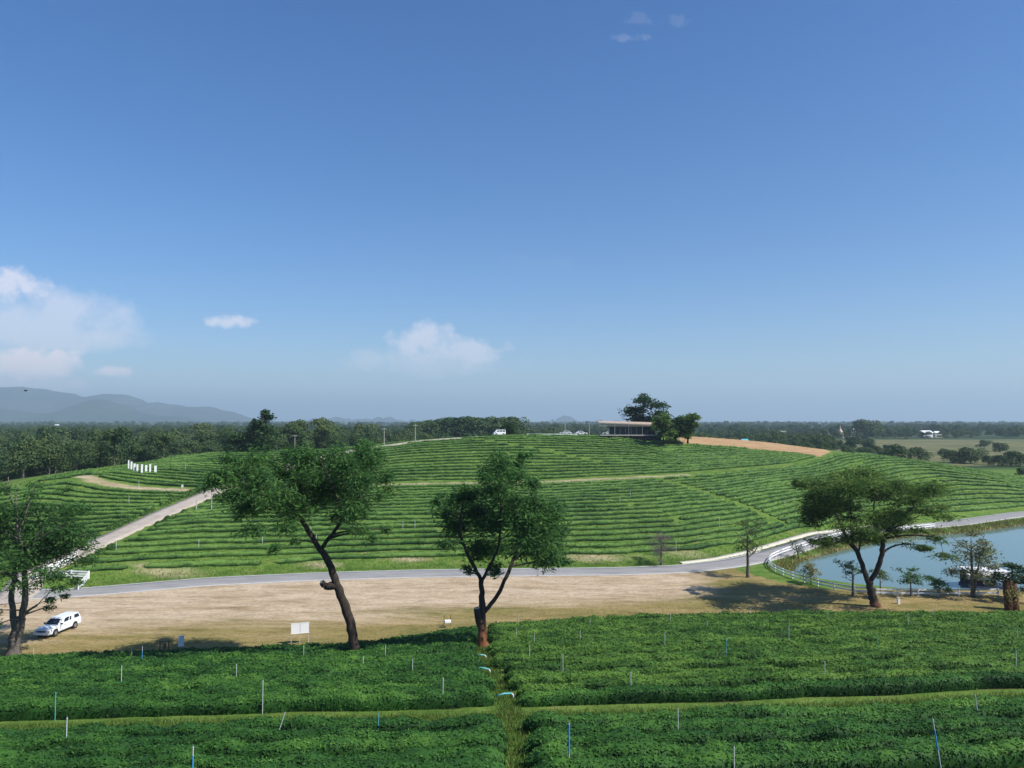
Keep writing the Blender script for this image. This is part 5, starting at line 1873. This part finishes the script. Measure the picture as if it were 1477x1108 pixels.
# ------------------------------------------------------------------ a bird
b = PD(37, 563.5, 90)
root = thing('bird', 'small dark bird gliding before the mountains', 'bird', b, R(30))
bm = bmesh.new()
bmesh.ops.create_icosphere(bm, subdivisions=2, radius=.09)
for v in bm.verts:
    v.co.x *= 2.2
    if v.co.x < -.1:
        v.co.y *= .5
link('body', bm_mesh('body', bm), M_BIRD, root)
for sy in (-1, 1):
    bm = bmesh.new()
    v = [bm.verts.new(c) for c in ((.07, sy * .04, .02), (.10, sy * .22, .08), (.0, sy * .42, .05), (-.05, sy * .22, .07), (-.07, sy * .04, .02))]
    bm.faces.new(v)
    bmesh.ops.solidify(bm, geom=bm.faces[:], thickness=.012)
    link('wing', bm_mesh('wing', bm), M_BIRD, root)

# ------------------------------------------------------------------ grass and reeds
def blades(name, label, P, hgt, wid, mat, lean=.35):
    n = len(P)
    z = H(P[:, 0], P[:, 1])
    b0 = np.concatenate([P, (z - .03)[:, None]], 1)
    a = rng.uniform(0, 6.28, n)
    d = np.stack([np.cos(a), np.sin(a), np.zeros(n)], 1)
    h = hgt * rng.uniform(.5, 1.4, n)
    tip = b0 + np.stack([rng.normal(size=n) * lean * h, rng.normal(size=n) * lean * h, h], 1)
    w_ = wid * rng.uniform(.6, 1.4, n)
    V = np.stack([b0 - d * w_[:, None], b0 + d * w_[:, None], tip + d * w_[:, None] * .25, tip - d * w_[:, None] * .25], 1).reshape(-1, 3)
    o = link(name, mesh_np(name, V, np.arange(4 * n).reshape(n, 4), np.repeat(rng.beta(2, 2, n), 4)), mat)
    kind(o, 'stuff', label, 'grass')


n = 26000
x = rng.uniform(-34, 38, n)
P = np.stack([x, path_y(x) + rng.normal(size=n) * .55], 1)
blades('grass', 'short bright grass on the track crossing the near tea', P, .16, .018, M_GRASS)
yy = rng.uniform(26, 78, 9000)
P = np.stack([fpath_x(yy) + rng.normal(size=9000) * .4, yy], 1)
blades('grass', 'tufty grass along the footpath down through the near tea', P, .22, .02, M_GRASS)
n = 22000
x = rng.uniform(-52, 62, n)
P = np.stack([x, edge_y(x) + np.abs(rng.normal(size=n)) * 4.5], 1)
P = P[P[:, 1] < road_y(P[:, 0]) - 4]
P = P[pond_sd(P[:, 0], P[:, 1]) > 3]
blades('dry_grass', 'thin dry grass tufts on the lot along the tea edge', P, .07, .035, M_REED, .7)
n = 16000
x = rng.uniform(-60, 62, n)
yv = road_y(x) + 3.6 + np.abs(rng.normal(size=n)) * 4.0
P = np.stack([x, yv], 1)
P = P[(seg_dist(P[:, 0], P[:, 1], SIDE) > 2.6)]
blades('grass', 'rough verge grass between the road and the hill tea', P, .2, .04, M_GRASS)
x = rng.uniform(34, 150, 60000)
y = rng.uniform(85, 190, 60000)
sd_ = pond_sd(x, y)
k = (np.abs(sd_ - .6) < 1.5) & (y > 113) & (seg_dist(x, y, RD[::4]) > 3.3)
blades('reeds', 'dry reeds and rank grass fringing the pond bank', np.stack([x[k], y[k]], 1).repeat(6, 0) + rng.normal(size=(k.sum() * 6, 2)) * .4, .5, .05, M_REED)

# ------------------------------------------------------------------ haze
bm = bmesh.new()
box_bm(bm, (-24000, -600, -5.0), (24000, 32000, 640))
hz = link('haze', bm_mesh('haze', bm))
m = bpy.data.materials.new('thin_air')
m.use_nodes = True
m.node_tree.nodes.clear()
o_ = m.node_tree.nodes.new('ShaderNodeOutputMaterial')
pv = m.node_tree.nodes.new('ShaderNodeVolumePrincipled')
pv.inputs['Density'].default_value = 1.4e-4
pv.inputs['Color'].default_value = (.63, .84, 1.0, 1)
pv.inputs['Anisotropy'].default_value = 0.1
m.node_tree.links.new(pv.outputs[0], o_.inputs['Volume'])
hz.data.materials.append(m)
kind(hz, 'stuff', 'thin blue haze filling the air over the plain', 'haze')
